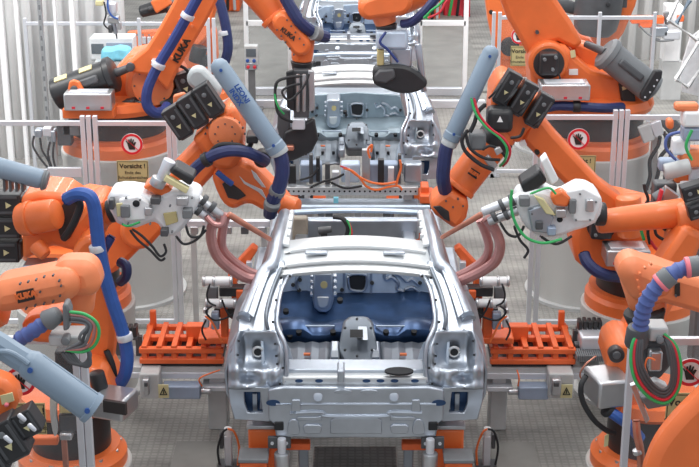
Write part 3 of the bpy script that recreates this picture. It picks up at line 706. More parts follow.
# its elbow (above the frame), forearm coming back down, wrist and gripper
prism(LA, 'elbow', 'orange', [(190, -30), (222, -10), (252, -12), (262, -40), (240, -75), (200, -70)], Y0-.28, .5, .06)
cyl(LA, 'forearm', 'orange', (236, -40, Y0), (292, 34, Y0-.1), 22, 13.5, .03)
clamp_px(LA, (252, -15, Y0), (292, 34, Y0-.1), .62, 18, 'orange', .05)
link(LA, 'wrist', 'orange', [(282, 22, 10), (300, 46, 11)], Y0-.3, .32, .04)
bolts(LA, 'dark_grey', [(277+k*4.2, 30-0+k*6.2) for k in range(5)]+[(287+k*4.2, 20+k*6.2) for k in range(5)], Y0-.31, .9)
mb = textpx(LA, 'lettering', 'KUKA', (283, 30), (293, 38), Y0-.312, 6.5, 'ink', .002)
cyl(LA, 'wrist_hub', 'orange', (303, 38, Y0-.14), (302, 61, Y0-.14), 12, 10.5, .02)
cyl(LA, 'tool_flange', 'black', (302, 61, Y0-.14), (301.5, 70, Y0-.14), 11.5, 9.5, .01)
hose(LA, 'hose', 'navy_hose', [(280, -12, Y0-.25), (292, 10, Y0-.28), (302, 24, Y0-.28), (316, 34, Y0-.2), (326, 37, Y0-.1)], 6.2)
for a, b in (((297, 17), (301, 22)), ((314, 33), (319, 35))): clamp_px(LA, (a[0], a[1], Y0-.28), (b[0], b[1], Y0-.24), .5, 7.2, 'mid_grey', .07)
prism(LA, 'hose_bracket', 'zinc_light', [(306, -10), (312, -10), (304, 26), (299, 26)], Y0-.2, .05, .01)
G = thing('spot_welding_gun', 'dark hanging welding tool with looped cables left of the second car body', 'welding gun', P(301, 110, Y0-.15), 'welding guns on robot wrists')
Yt = Y0-.3
boxpx(G, 'tool_body', 'dark_grey', 293, 70, 309, 118, Yt, .2)
prism(G, 'mounting_plate', 'black', [(286, 72), (294, 70), (295, 112), (287, 108)], Yt-.02, .05, .01)
prism(G, 'mounting_plate', 'steel', [(308, 70), (314, 71), (315, 110), (309, 112)], Yt-.02, .05, .01)
boxpx(G, 'clamp_block', 'alu', 292, 119, 305, 130, Yt-.05, .14)
prism(G, 'lower_jaw', 'black', [(284, 132), (300, 126), (314, 118), (318, 140), (312, 152), (296, 160), (286, 163), (280, 150)], Yt+.02, .1, .02)
prism(G, 'upper_jaw', 'dark_grey', [(278, 108), (290, 112), (290, 150), (282, 146), (277, 128)], Yt+.04, .1, .02)
for x0, x1 in ((296, 300), (302, 306)): cyl(G, 'piston', 'steel', ((x0+x1)/2, 74, Yt-.06), ((x0+x1)/2, 112, Yt-.06), 2.2, 1.6)
hose(G, 'cable', 'rubber', [(302, 76, Yt-.1), (286, 78, Yt-.1), (276, 84, Yt-.12), (276, 104, Yt-.12), (280, 116, Yt-.12), (292, 122, Yt-.06)], 1.5)
hose(G, 'cable', 'rubber', [(300, 84, Yt-.1), (290, 86, Yt-.12), (282, 92, Yt-.14), (290, 100, Yt-.14), (304, 86, Yt-.12), (309, 74, Yt-.1)], 1.2)
hose(G, 'cable', 'green', [(277, 84, Yt-.1), (275, 96, Yt-.13), (279, 108, Yt-.13), (284, 114, Yt-.1)], 1.0)
boxpx(G, 'sensor', 'copper', 286, 146, 294, 151, Yt-.03, .1)

# ================================================================== far raised robot, right
px2 = P(594, 160, 13.95).x
pedestal('light grey round pedestal behind the right guard', px2, 14.05, .56, 1.52)
RA = thing('industrial_robot', 'orange robot on the right pedestal behind the guard with a dark grey balancer', 'robot', (px2, 14.05, 1.52), 'orange industrial robots')
z = robot_base(RA, px2, 14.05, 1.52, .54, .47, .17, .24)
MB().lathe([(.54, 0), (.56, .05), (.54, .12), (.3, .14)], (px2, 14.05, z), (0, 0, 1), 40).build('turntable', 'orange', RA)
prism(RA, 'carousel', 'orange', [(536, 114), (532, 90), (530, 66), (536, 50), (550, 43), (566, 46), (578, 60), (592, 71), (612, 76), (630, 73), (640, 80), (650, 96), (655, 103), (650, 110), (638, 118), (545, 119)], Y0+.0, .5, .04)
prism(RA, 'shoulder_hub', 'orange', circ(549, 63, 20.5, 28), Y0-.08, .2, .03)
dk = disc(RA, 'hub_recess', 'drum_black', 549, 64, 15.5, Y0-.10, .06)
boxpx(dk, 'hub_motor', 'black', 541, 54, 558, 76, Y0-.24, .15, .02)
for q in ((545, 60), (553, 70), (556, 58)): disc(dk, 'plug', 'mid_grey', q[0], q[1], 1.8, Y0-.27, .05)
hose(dk, 'cable', 'rubber', [(556, 70, Y0-.2), (560, 78, Y0-.2), (556, 84, Y0-.18)], .9)
prism(RA, 'link_arm', 'orange', [(531, 62), (540, 46), (558, 42), (574, 50), (584, 44), (572, 22), (552, -8), (540, -40), (500, -40), (496, -12), (508, 20), (522, 44)], Y0+.06, .26, .045)
prism(RA, 'link_rib', 'orange', [(568, 40), (600, 50), (624, 70), (628, 76), (600, 76), (580, 66)], Y0+.3, .3, .05)
bolts(RA, 'dark_grey', [(537, 32)], Y0+.05, 2.0)
balancer(RA, (654, 91, Y0-.1), (604, 51, Y0-.1), 15, 16, 'mid_grey', False, (586, 44, Y0+.1))
prism(RA, 'balancer_yoke', 'black', [(655, 70), (663, 71), (662, 78), (648, 102), (640, 99), (641, 94)], Y0-.34, .07, .015)
bolts(RA, 'alu', [(657, 80), (654, 86), (650, 92), (645, 97)], Y0-.34, 1.0)
prism(RA, 'side_cover', 'black', [(619, 84), (633, 80), (637, 110), (623, 112)], Y0-.05, .06, .015)
prism(RA, 'label_strip', 'sticker', [(622, 87), (632, 83.5), (632.5, 87), (622.5, 90.5)], Y0-.056, .01, 0)
prism(RA, 'label_strip', 'sticker', [(570, 51), (575, 50), (576, 57), (571, 58)], Y0-.006, .01, 0)
prism(RA, 'label_strip', 'sign_white', [(569, 69), (578, 69), (578, 75), (569, 75)], Y0-.006, .01, 0)
hollow_box(RA, 541, 85, 590, 101, Y0-.42, .26)
hose(RA, 'hose', 'navy_hose', [(540, 110, Y0-.3), (556, 106, Y0-.34), (578, 106.5, Y0-.36), (604, 108, Y0-.34), (622, 107, Y0-.2)], 4.8)
clamp_px(RA, (575, 106.5, Y0-.36), (580, 106.5, Y0-.36), .3, 5.8, 'black', .07)
prism(RA, 'elbow', 'orange', [(498, -30), (540, -25), (545, -60), (490, -70), (470, -45)], Y0-.1, .45, .06)
cyl(RA, 'forearm', 'orange', (480, -42, Y0-.1), (392, 3, Y0-.4), 22, 16, .03)
link(RA, 'wrist', 'orange', [(398, 2, 15), (370, 9, 12)], Y0-.6, .34, .05)
cyl(RA, 'wrist_hub', 'orange_pale', (382, 8, Y0-.42), (386, 24, Y0-.42), 13, 11, .02)
cyl(RA, 'tool_flange', 'black', (386, 24, Y0-.42), (387, 30, Y0-.42), 11, 10, .01)
hose(RA, 'hose', 'navy_hose', [(455, -20, Y0-.6), (438, -4, Y0-.62), (424, 12, Y0-.62), (412, 22, Y0-.55), (402, 24, Y0-.5)], 4.6)
hose(RA, 'cable', 'green', [(452, -10, Y0-.7), (440, 4, Y0-.7), (432, 10, Y0-.7), (424, 18, Y0-.68)], 1.2)
hose(RA, 'cable', 'red', [(456, -8, Y0-.72), (446, 2, Y0-.72), (440, 12, Y0-.72), (428, 18, Y0-.7)], 1.2)
G = thing('spot_welding_gun', 'silver and black welding tool under the raised right forearm, over the second car body', 'welding gun', P(392, 60, Y0-.5), 'welding guns on robot wrists')
Yt = Y0-.55
boxpx(G, 'tool_body', 'galv_pale', 376, 31, 408, 50, Yt, .24, .03)
boxpx(G, 'side_plate', 'label_tan', 377, 50, 384, 66, Yt+.02, .1)
boxpx(G, 'side_plate', 'galv', 390, 48, 412, 68, Yt+.03, .12, .02)
prism(G, 'gripper_jaw', 'black', catmull([(373, 72), (378, 67), (394, 65), (408, 67), (420, 74), (428, 84), (418, 92), (402, 94), (386, 90), (374, 84)], 3, True), Yt-.02, .16, .03)
prism(G, 'jaw_rim', 'dark_grey', [(374, 76), (379, 70), (394, 69), (396, 78), (386, 84), (375, 82)], Yt-.05, .05, .02)
cyl(G, 'electrode', 'steel', (402, 92, Yt+.05), (406, 116, Yt+.05), 2.5, 1.6)
cyl(G, 'piston', 'galv', (418, 44, Yt+.05), (424, 92, Yt+.05), 3.6, 3.0)
hose(G, 'cable', 'blue_hose', [(386, 32, Yt-.04), (380, 42, Yt-.06), (388, 50, Yt-.05), (398, 62, Yt-.04)], 1.4)

# ================================================================== third station: left and right
pedestal('farthest left grey pedestal, mostly hidden by the lettered arm', P(192, 100, 19.3).x, 19.4, .52, .7)
L6 = thing('industrial_robot', 'farthest left orange robot behind the lettered arm', 'robot', (P(192, 100, 19.3).x, 19.4, .7), 'orange industrial robots')
xx = P(192, 100, 19.3).x
z = robot_base(L6, xx, 19.4, .7, .5, .43, .16, .2)
Y6 = 19.1
prism(L6, 'carousel', 'orange', [(164, 76), (166, 40), (176, 24), (198, 18), (214, 34), (216, 62), (212, 78)], Y6, .5, .05)
prism(L6, 'link_arm', 'orange', [(176, 40), (196, 50), (208, 38), (222, -10), (218, -40), (194, -40), (186, 0)], Y6-.25, .25, .04)
cyl(L6, 'axis_motor', 'black', (196, 62, Y6-.3), (200, 46, Y6-.3), 8, 8)
cyl(L6, 'axis_motor', 'black', (206, 66, Y6-.3), (203, 56, Y6-.3), 6, 6)
prism(L6, 'motor_bracket', 'orange', [(127, 32), (160, 30), (161, 52), (150, 56), (128, 50)], Y6-.2, .12, .02)
for k in range(5): disc(L6, 'bolt', 'mid_grey', 131+k*6, 35, .9, Y6-.21, .02)
for k in range(3): boxpx(L6, 'valve', 'alu', 142+k*5, 37, 146+k*5, 44, Y6-.25, .06, .004)
balancer(L6, (140, 12, Y6-.1), (168, 4, Y6-.1), 6, 8, 'black', False, (178, 2, Y6-.1))
prism(L6, 'balancer_bracket', 'orange', [(150, 2), (166, -6), (172, 4), (156, 14)], Y6-.3, .1, .02)
hose(L6, 'hose', 'navy_hose', [(214, -14, Y6-.4), (221, 6, Y6-.42), (226, 28, Y6-.42), (228, 48, Y6-.4), (225, 62, Y6-.35)], 5)
clamp_px(L6, (224, 31, Y6-.42), (225, 36, Y6-.42), .3, 6, 'alu', .06)
xx = P(560, 100, 19.3).x
pedestal('farthest right grey pedestal, mostly hidden by the nearer orange robot', xx, 19.4, .52, .7)
R6 = thing('industrial_robot', 'farthest right orange robot with a big rounded grey balancer at the top', 'robot', (xx, 19.4, .7), 'orange industrial robots')
z = robot_base(R6, xx, 19.4, .7, .5, .43, .16, .2)
prism(R6, 'carousel', 'orange', [(500, 78), (497, 50), (500, 30), (516, 20), (560, 24), (590, 40), (606, 56), (600, 78)], Y6, .5, .05)
prism(R6, 'link_arm', 'orange', [(482, -30), (508, -30), (520, 10), (522, 40), (508, 62), (496, 56), (488, 20)], Y6-.25, .25, .04)
dk = disc(R6, 'shoulder_hub', 'drum_black', 510, 47, 9.5, Y6-.3, .08)
bolts(R6, 'ink', [(491, 12)], Y6-.26, 2.2)
prism(R6, 'upper_arm', 'orange', [(598, 50), (590, 36), (606, 30), (616, -20), (642, -20), (636, 6), (624, 34), (612, 50)], Y6-.2, .3, .05)
MB().lathe([(.05, 0), (.2, .02), (.27, .1), (.30, .28), (.30, .8), (.27, .9)], P(594, 36, Y6-.4), P(602, -20, Y6-.4)-P(594, 36, Y6-.4), 28).build('balancer', 'dark_grey', R6)
disc(R6, 'balancer_cap', 'black', 608.5, 5, 2.4, Y6-.72, .06)
boxpx(R6, 'end_block', 'dark_grey', 618, -8, 627, 8, Y6-.4, .2)
cyl(R6, 'axis_motor', 'dark_grey', (548, 0, Y6-.3), (576, 9, Y6-.3), 8, 6)
# ================================================================== middle robots reaching over the nearest car, left and right
Ym = 11.45
xl, xr_ = P(76, 318, 11.7).x, P(640, 318, 11.7).x
pedestal('low white-rimmed pedestal behind the left blue hose', xl, 11.75, .50, .80)
LC = thing('industrial_robot', 'orange robot left of the car, elbow with three black motors and blue hose arch', 'robot', (xl, 11.75, .8), 'orange industrial robots')
z = robot_base(LC, xl, 11.75, .8, .47, .38, .16, .30)
MB().lathe([(.44, 0), (.46, .05), (.44, .12), (.3, .14)], (xl, 11.75, z), (0, 0, 1), 40).build('turntable', 'orange', LC)
prism(LC, 'carousel', 'orange', [(34, 272), (28, 240), (40, 214), (80, 200), (120, 206), (150, 216), (152, 238), (128, 262), (112, 276)], Ym, .5, .05)
link(LC, 'link_arm', 'orange', [(224, 138, 17), (206, 158, 15), (138, 232, 19)], Ym-.1, .28, .045)
prism(LC, 'elbow_housing', 'orange', [(196, 146), (190, 141), (226, 108), (235, 107), (243, 128), (242, 158), (232, 172), (214, 170)], Ym-.16, .42, .05)
dk = disc(LC, 'elbow_disc', 'orange_pale', 225, 134, 17, Ym-.22, .1, .02)
bolts(dk, 'dark_grey', [(225+20*math.cos(a), 137+20*math.sin(a)) for a in [PI*1.05+k*PI*.9/9 for k in range(10)]], Ym-.17, 1.0)
bolts(dk, 'dark_grey', [(225+10*math.cos(a), 134+10*math.sin(a)) for a in [k*2*PI/8 for k in range(8)]], Ym-.225, .8)
motors(LC, [(178, 121), (193, 110), (209, 99)], Ym-.12, (9, 13), 33, 17.5)
prism(LC, 'forearm', 'orange', catmull([(212, 172), (234, 160), (254, 168), (282, 196), (290, 206), (284, 214), (264, 212), (252, 206), (244, 206), (232, 210), (220, 200)], 3, True), Ym-.12, .3, .05)
prism(LC, 'forearm_scoop', 'drum_black', [(222, 184), (228, 181), (240, 190), (246, 196), (238, 200), (228, 198)], Ym-.135, .02, .004)
prism(LC, 'polished_edge', 'zinc_light', [(239, 176), (245, 182), (262, 190), (268, 202), (258, 192), (244, 184)], Ym-.13, .02, .004)
prism(LC, 'polished_edge', 'zinc_light', [(251, 170), (256, 174), (266, 188), (262, 187), (254, 178)], Ym-.13, .02, .004)
cyl(LC, 'wrist', 'orange', (274, 202, Ym), (299, 207, Ym-.1), 11, 9, .03)
hose(LC, 'hose', 'navy_hose', [(186, 179, Ym-.3), (198, 166, Ym-.34), (212, 156, Ym-.36), (228, 151, Ym-.36), (246, 152, Ym-.34), (258, 157, Ym-.3), (265, 161, Ym-.2)], 6)
clamp_px(LC, (204, 161, Ym-.35), (209, 158, Ym-.36), .5, 7.6, 'black', .05)
disc(LC, 'hose_socket', 'rubber', 262, 160, 8.5, Ym-.2, .12)
hose(LC, 'cable', 'rubber', [(211, 152, Ym-.3), (220, 145, Ym-.32), (236, 145, Ym-.3), (248, 148, Ym-.25), (252, 140, Ym-.2)], 2.6)
hose(LC, 'cable', 'bright_hose', [(217, 172, Ym-.2), (224, 178, Ym-.22), (232, 184, Ym-.2)], 3.0)
prism(LC, 'rear_bracket', 'orange_pale', [(173, 96), (183, 93), (190, 98), (186, 106), (173, 112)], Ym+.1, .06, .012)
rl = MB().prism(pts_at(hull(circ(197, 79, 10.5, 20)+circ(212, 92, 9, 20)), Ym+.05), (0, .16, 0)).build('hose_reel', 'reel_grey', LC, .03)
def conduit_tube(t, a, b, r, m='tube_grey'):      # flat-sided cable conduit with end collar
    pa, pb = P(*a), P(*b); k = r/ppm(pa); d = (pb-pa).normalized(); L = (pb-pa).length
    c = MB().lathe([(k*.3, -k*.75), (k*.75, -k*.5), (k, 0), (k, L*.9), (k*1.1, L*.91), (k*1.1, L*.98), (k*.7, L)], pa, d, 24).build('conduit', m, t)
    n = (V((0, -1, .2)) - d*V((0, -1, .2)).dot(d)).normalized(); s_ = d.cross(n); R = Matrix((s_, d, n)).transposed()
    MB().box(pa + d*L*.48 + s_*k*.96, (k*.16, L*.85, k*.3), R).build('conduit_seam', m, c, .004)
    MB().box(pa + d*L*.48 - s_*k*.96, (k*.16, L*.85, k*.3), R).build('conduit_seam', m, c, .004)
    for q in (.03, .9): MB().cyl(pa + d*L*q + n*k*.9, pa + d*L*q + n*k*1.15, k*.18, None, 10).build('screw', 'ink_blue', c)
    return c, d, n
ct, d_, n_ = conduit_tube(LC, (219, 66, Ym-.35), (279, 152, Ym-.35), 9.4)
for (a, b), s_, h in ((((234, 82), (250, 105)), 'LEONI', 7.6), (((229, 87), (243, 107)), 'INDX', 7.6)):
    pa, pb = P(a[0], a[1], Ym-.45), P(b[0], b[1], Ym-.45)
    text(ct, 'lettering', s_, (pa+pb)/2 + V((0, -.005, 0)), pb-pa, V((0, -1, 0)).cross(pb-pa), h/ppm(pa), 'ink_blue', .004, 'CENTER', .002)
hose(LC, 'hose', 'navy_hose', [(279, 150, Ym-.35), (282, 162, Ym-.36), (282, 176, Ym-.36), (277, 192, Ym-.34), (272, 203, Ym-.3), (270, 214, Ym-.2)], 7.2)
for a, b in (((278.5, 188), (276, 194)), ((272.5, 202), (271.5, 207))): clamp_px(LC, (a[0], a[1], Ym-.345), (b[0], b[1], Ym-.32), .5, 8.4, 'mid_grey', .05)
clamp_px(LC, (277, 148, Ym-.35), (280, 154, Ym-.35), .5, 9.8, 'reel_grey', .05)
boxpx(LC, 'conduit_bracket', 'black', 246, 136, 258, 144, Ym-.3, .2)

pedestal('low white-rimmed pedestal of the black drum right of the car', xr_, 11.75, .50, .80)
RC = thing('industrial_robot', 'orange robot right of the car, three black motors and green-red cables on elbow', 'robot', (xr_, 11.75, .8), 'orange industrial robots')
z = robot_base(RC, xr_, 11.75, .8, .47, .38, .16, .30)
MB().lathe([(.44, 0), (.46, .05), (.44, .12), (.3, .14)], (xr_, 11.75, z), (0, 0, 1), 40).build('turntable', 'orange', RC)
prism(RC, 'carousel', 'orange', [(592, 276), (576, 262), (572, 240), (580, 212), (600, 198), (630, 204), (672, 214), (704, 236), (706, 262), (690, 276)], Ym, .5, .05)
dk = disc(RC, 'hub_recess', 'drum_black', 602, 226, 15, Ym-.06, .08)
boxpx(dk, 'hub_motor', 'black', 592, 220, 612, 240, Ym-.2, .14, .02)
for q in ((598, 224), (607, 232), (596, 236)): disc(dk, 'plug', 'mid_grey', q[0], q[1], 1.7, Ym-.23, .05)
cyl(RC, 'shoulder_cover', 'orange', (628, 196, Ym-.2), (630, 236, Ym-.2), 13, 13, .03)
hollow_box(RC, 607, 251, 650, 267, Ym-.35, .26)
hose(RC, 'hose', 'navy_hose', [(584, 254, Ym-.2), (587, 262, Ym-.26), (595, 270, Ym-.3), (606, 275, Ym-.3), (620, 277, Ym-.2)], 6)
prism(RC, 'link_arm', 'orange', [(520, 140), (528, 122), (543, 118), (556, 134), (602, 184), (624, 200), (632, 220), (616, 234), (596, 226), (570, 190)], Ym-.1, .28, .045)
bolts(RC, 'ink', [(537, 152)], Ym-.11, 2.6)
prism(RC, 'label_strip', 'sign_white', [(519, 142), (525, 140), (527, 145), (521, 147)], Ym-.13, .02, .002)
prism(RC, 'elbow_housing', 'orange', [(492, 92), (500, 78), (508, 76), (546, 106), (543, 116), (528, 132), (520, 144), (502, 140), (490, 120)], Ym-.16, .42, .05)
motors(RC, [(507, 87), (523, 97), (539, 109)], Ym-.22, (-8, 13), 34, 16)
boxpx(RC, 'axis_motor', 'black', 488, 110, 513, 134, Ym-.42, .2, .04)
tr = [P(x, y, Ym-.424) for x, y in ((497, 122), (503, 122), (500, 116))]
MB().prism(tr, (0, -.004, 0)).build('warning_triangle', 'sign_white', RC)
boxpx(RC, 'connector_box', 'mid_grey', 470, 134, 486, 151, Ym-.46, .16, .02)
c_ = cyl(RC, 'forearm', 'orange', (502, 130, Ym-.05), (458, 188, Ym-.15), 18, 16.5, .02)
clamp_px(RC, (502, 130, Ym-.05), (458, 188, Ym-.15), .98, 17.6, 'orange', .04)
clamp_px(RC, (502, 130, Ym-.05), (458, 188, Ym-.15), .18, 18.6, 'black', .1)
pa, pb = P(468, 170, Ym-.38), P(480, 177, Ym-.38)
pr = MB().prism([P(x, y, Ym-.275) for x, y in ((467.5, 173), (471.5, 167.5), (480, 173), (476, 179))], (0, -.01, 0)).build('name_plate', 'ink', RC)
textpx(pr, 'lettering', 'KUKA', (469.8, 170.6), (477.6, 175.8), Ym-.29, 4.2, 'orange', .004)
prism(RC, 'wrist', 'orange', [(449, 189), (470, 202), (467, 219), (457, 232), (436, 217), (428, 206), (436, 198)], Ym-.3, .32, .05)
prism(RC, 'wrist_notch', 'drum_black', [(433, 207), (440, 206), (449, 212), (450, 222), (444, 219)], Ym-.315, .03, .005)
bolts(RC, 'dark_grey', [(446, 201), (453, 207), (458, 199), (463, 206)], Ym-.305, 1.0)
ct, d_, n_ = conduit_tube(RC, (491, 52, Ym-.35), (450, 141, Ym-.35), 8.4)
hose(RC, 'hose', 'navy_hose', [(450, 140, Ym-.35), (446, 150, Ym-.36), (444, 164, Ym-.36), (443, 178, Ym-.34), (445, 190, Ym-.25)], 7)
clamp_px(RC, (451, 139, Ym-.35), (448, 146, Ym-.35), .5, 8.4, 'reel_grey', .05)
for m_, o in (('green', 0), ('red', 3)):
    hose(RC, 'cable', m_, [(471+o, 98, Ym-.5), (476+o, 114, Ym-.52), (487+o, 128, Ym-.54), (500+o, 138, Ym-.54), (507+o, 149, Ym-.54), (505+o, 160, Ym-.5), (500+o, 166, Ym-.4)], 1.3)
for pl, r in (([(468, 130), (462, 140), (466, 152), (480, 164), (494, 170)], 2.0), ([(466, 134), (470, 148), (484, 158), (500, 160)], 1.6), ([(486, 104), (478, 112), (474, 124), (470, 132)], 2.2), ([(482, 150), (490, 146), (500, 150), (506, 158)], 1.4), ([(510, 138), (520, 136), (524, 128)], 1.5)):
    hose(RC, 'cable', 'rubber', [(x, y, Ym-.5) for x, y in pl], r)
prism(RC, 'cable_bracket', 'steel', [(484, 160), (489, 156), (498, 166), (492, 171)], Ym-.48, .06, .006)
prism(RC, 'cable_bracket', 'steel', [(494, 150), (500, 147), (503, 152), (497, 156)], Ym-.55, .04, .006)
for q in ((519, 87), (532, 97), (547, 110), (503, 82)):
    hose(RC, 'motor_lead', 'rubber', [(q[0]-2, q[1]+2, Ym-.3), (q[0]-8, q[1]+10, Ym-.4), (q[0]-14, q[1]+16, Ym-.36)], 1.1)

# front that hold the guns beside the car
Yn = 10.0
xl = P(64, 455, 9.3).x
pedestal('low pedestal of the black drum at bottom left', xl, 9.6, .42, .42)
LD = thing('industrial_robot', 'orange robot at left with a thick bright blue hose, holding the white welding gun', 'robot', (xl, 9.6, .42), 'orange industrial robots')
z = robot_base(LD, xl, 9.6, .42, .39, .28, .14, .30)
MB().lathe([(.30, 0), (.36, .05), (.34, .12), (.2, .14)], (xl, 9.6, z), (0, 0, 1), 36).build('turntable', 'orange', LD)
prism(LD, 'carousel', 'orange', [(66, 410), (70, 380), (84, 366), (104, 372), (114, 392), (108, 416)], 9.35, .45, .04)
prism(LD, 'link_arm', 'orange', catmull([(70, 258), (84, 238), (100, 244), (106, 290), (114, 322), (112, 356), (106, 390), (92, 398), (80, 384), (84, 340), (76, 300)], 3, True), Yn-.42, .26, .05)
prism(LD, 'elbow_housing', 'orange', [(20, 197), (40, 192), (62, 194), (74, 202), (80, 214), (86, 206), (98, 200), (106, 208), (106, 232), (92, 248), (72, 252), (52, 246), (38, 254), (22, 262)], Yn-.2, .42, .05)
prism(LD, 'housing_opening', 'drum_black', catmull([(59, 214), (64, 203), (74, 200), (80, 208), (76, 222), (70, 238), (62, 240), (58, 228)], 3, True), Yn-.215, .03, .006)
cyl(LD, 'elbow_drum', 'orange', (20, 220, Yn-.22), (58, 214, Yn-.3), 17, 16, .03)
clamp_px(LD, (20, 220, Yn-.22), (58, 214, Yn-.3), .3, 18.2, 'orange', .03)
cyl(LD, 'lower_boss', 'orange', (36, 244, Yn-.3), (46, 256, Yn-.35), 9, 7, .02)
motors(LD, [(6, 202), (5, 225), (4, 249)], Yn-.1, (14, 0), 34, 22)
hose(LD, 'cable', 'rubber', [(72, 197, Yn-.4), (80, 204, Yn-.42), (76, 218, Yn-.42), (70, 230, Yn-.4), (64, 238, Yn-.34)], 4)
boxpx(LD, 'mounting_plate', 'galv', 22, 266, 54, 276, Yn-.4, .18)
cyl(LD, 'forearm', 'orange', (88, 222, Yn-.1), (118, 206, Yn-.1), 15, 11, .03)
hose(LD, 'hose', 'bright_hose', [(67, 199, Yn-.42), (78, 194, Yn-.48), (90, 197, Yn-.5), (95, 212, Yn-.5), (98, 240, Yn-.5), (103, 268, Yn-.5), (112, 300, Yn-.5), (122, 330, Yn-.5), (127, 354, Yn-.5), (125, 374, Yn-.5), (117, 386, Yn-.48), (106, 392, Yn-.4)], 6.8)
for a, b in (((96.5, 245), (98, 251)), ((124, 334), (125.5, 340))): clamp_px(LD, (a[0], a[1], Yn-.5), (b[0], b[1], Yn-.5), .5, 8.2, 'alu', .05)
hose(LD, 'hose', 'blue_hose', [(112, 236, Yn-.2), (104, 250, Yn-.22), (100, 262, Yn-.2)], 4.6)
hose(LD, 'hose', 'navy_hose', [(120, 282, Yn-.1), (126, 276, Yn-.14), (126, 266, Yn-.14), (120, 262, Yn-.1)], 5.2)
hose(LD, 'cable', 'rubber', [(106, 350, Yn-.42), (112, 364, Yn-.45), (114, 380, Yn-.45), (108, 396, Yn-.4)], 3.2)
cyl(LD, 'axis_motor', 'black', (96, 372, 9.3), (102, 394, 9.3), 8, 8)
b = MB().box(P(115, 403, 9.2), (.24, .26, .15), Matrix.Rotation(math.radians(-18), 3, 'Z')).build('junction_box', 'steel', LD, .02)
MB().box(P(113, 396.5, 9.2), (.11, .16, .012), Matrix.Rotation(math.radians(-18), 3, 'Z')).build('box_slot', 'hole', b)
MB().box(P(115, 407, 9.06), (.17, .03, .09), Matrix.Rotation(math.radians(-18), 3, 'Z')).build('box_opening', 'drum_black', b, .004)
GL = thing('spot_welding_gun', 'white welding gun with pink copper arms reaching the left side of the nearest car', 'welding gun', P(160, 215, Yn-.1), 'welding guns on robot wrists')
Yt = Yn-.3
prism(GL, 'gun_body', 'glove', catmull([(106, 198), (120, 191), (140, 193), (156, 198), (174, 190), (198, 194), (197, 208), (186, 226), (172, 238), (162, 232), (154, 222), (136, 229), (116, 224)], 2, True), Yt, .26, .03)
prism(GL, 'side_plate', 'white', [(118, 200), (138, 196), (150, 204), (146, 220), (124, 222)], Yt-.04, .05, .012)
disc(GL, 'plate_hole', 'hole', 136, 204, 3.6, Yt-.05, .02)
prism(GL, 'label_strip', 'label_tan', [(163, 214), (176, 212), (178, 222), (166, 226)], Yt-.02, .03, .004)
prism(GL, 'label_strip', 'sticker', [(116, 204), (122, 203), (123, 216), (117, 217)], Yt-.05, .02, .004)
prism(GL, 'transformer', 'black', [(168, 172), (174, 166), (195, 178), (190, 187)], Yt-.05, .2, .02)
prism(GL, 'bus_bar', 'sticker', [(166, 176), (189, 189), (186, 194), (163, 181)], Yt-.07, .06, .006)
cyl(GL, 'round_coupling', 'alu', (160, 182, Yt), (170, 160, Yt), 5.5, 6.5, .01)
cyl(GL, 'round_coupling', 'steel', (156, 186, Yt), (160, 178, Yt), 8, 8, .01)
prism(GL, 'orange_mount', 'orange', [(142, 188), (152, 182), (168, 186), (176, 196), (160, 198)], Yt+.02, .2, .02)
for k, (a, b) in enumerate((((193, 196), (222, 216)), ((188, 203), (214, 222)))):
    cyl(GL, 'cylinder', 'alu' if k else 'steel', (a[0], a[1], Yt+.06), (b[0], b[1], Yt+.06), 5, 4.5, .01)
for a in ((204, 200), (199, 210), (212, 207)): cyl(GL, 'cylinder_ring', 'dark_grey', (a[0]-2, a[1]-1.5, Yt+.05), (a[0]+2, a[1]+1.5, Yt+.05), 6, 6, .005)
hose(GL, 'copper_arm', 'copper_pink', [(224, 214, Yt+.1), (214, 222, Yt+.1), (211, 236, Yt+.1), (216, 254, Yt+.12), (228, 267, Yt+.16), (244, 277, Yt+.2), (257, 280, Yt+.22)], 5.4)
hose(GL, 'copper_arm', 'copper_pink', [(227, 214, Yt+.2), (223, 228, Yt+.2), (222, 246, Yt+.2), (230, 258, Yt+.22), (246, 270, Yt+.24), (258, 275, Yt+.26)], 4.6)
hose(GL, 'copper_arm', 'copper_pink', [(206, 216, Yt+.02), (214, 224, Yt+.0), (222, 224, Yt+.0), (224, 216, Yt+.02)], 3.2)
cyl(GL, 'electrode', 'copper', (228, 214, Yt+.12), (271, 240, Yt+.3), 3.4, 2.4)
for pl in ([(132, 229), (142, 236), (152, 246), (160, 256), (166, 252), (164, 244)], [(130, 230), (138, 240), (150, 250), (160, 260), (165, 258)], [(186, 226), (190, 236), (200, 236), (204, 226)], [(176, 236), (184, 244), (196, 240), (206, 230)]):
    hose(GL, 'cable', 'rubber', [(x, y, Yt-.05) for x, y in pl], 1.3)
hose(GL, 'cable', 'green', [(122, 224, Yt-.05), (128, 226, Yt-.06), (140, 222, Yt-.06)], 1.2)
for x0, x1, y0, y1, m_ in ((120, 130, 206, 218, 'mid_grey'), (144, 152, 208, 216, 'steel'), (150, 160, 198, 205, 'dark_grey'), (176, 188, 198, 206, 'steel'), (182, 192, 210, 219, 'mid_grey'), (160, 168, 230, 237, 'dark_grey'), (108, 114, 200, 210, 'dark_grey')): boxpx(GL, 'connector', m_, x0, y0, x1, y1, Yt-.07, .08, .008)
bolts(GL, 'mid_grey', [(126, 198), (140, 200), (150, 224), (128, 224), (170, 206), (192, 198), (186, 226), (172, 232)], Yt-.045, 1.1)
cyl(GL, 'tool_flange', 'black', (108, 212, Yt+.1), (118, 209, Yt+.1), 12, 12, .02)

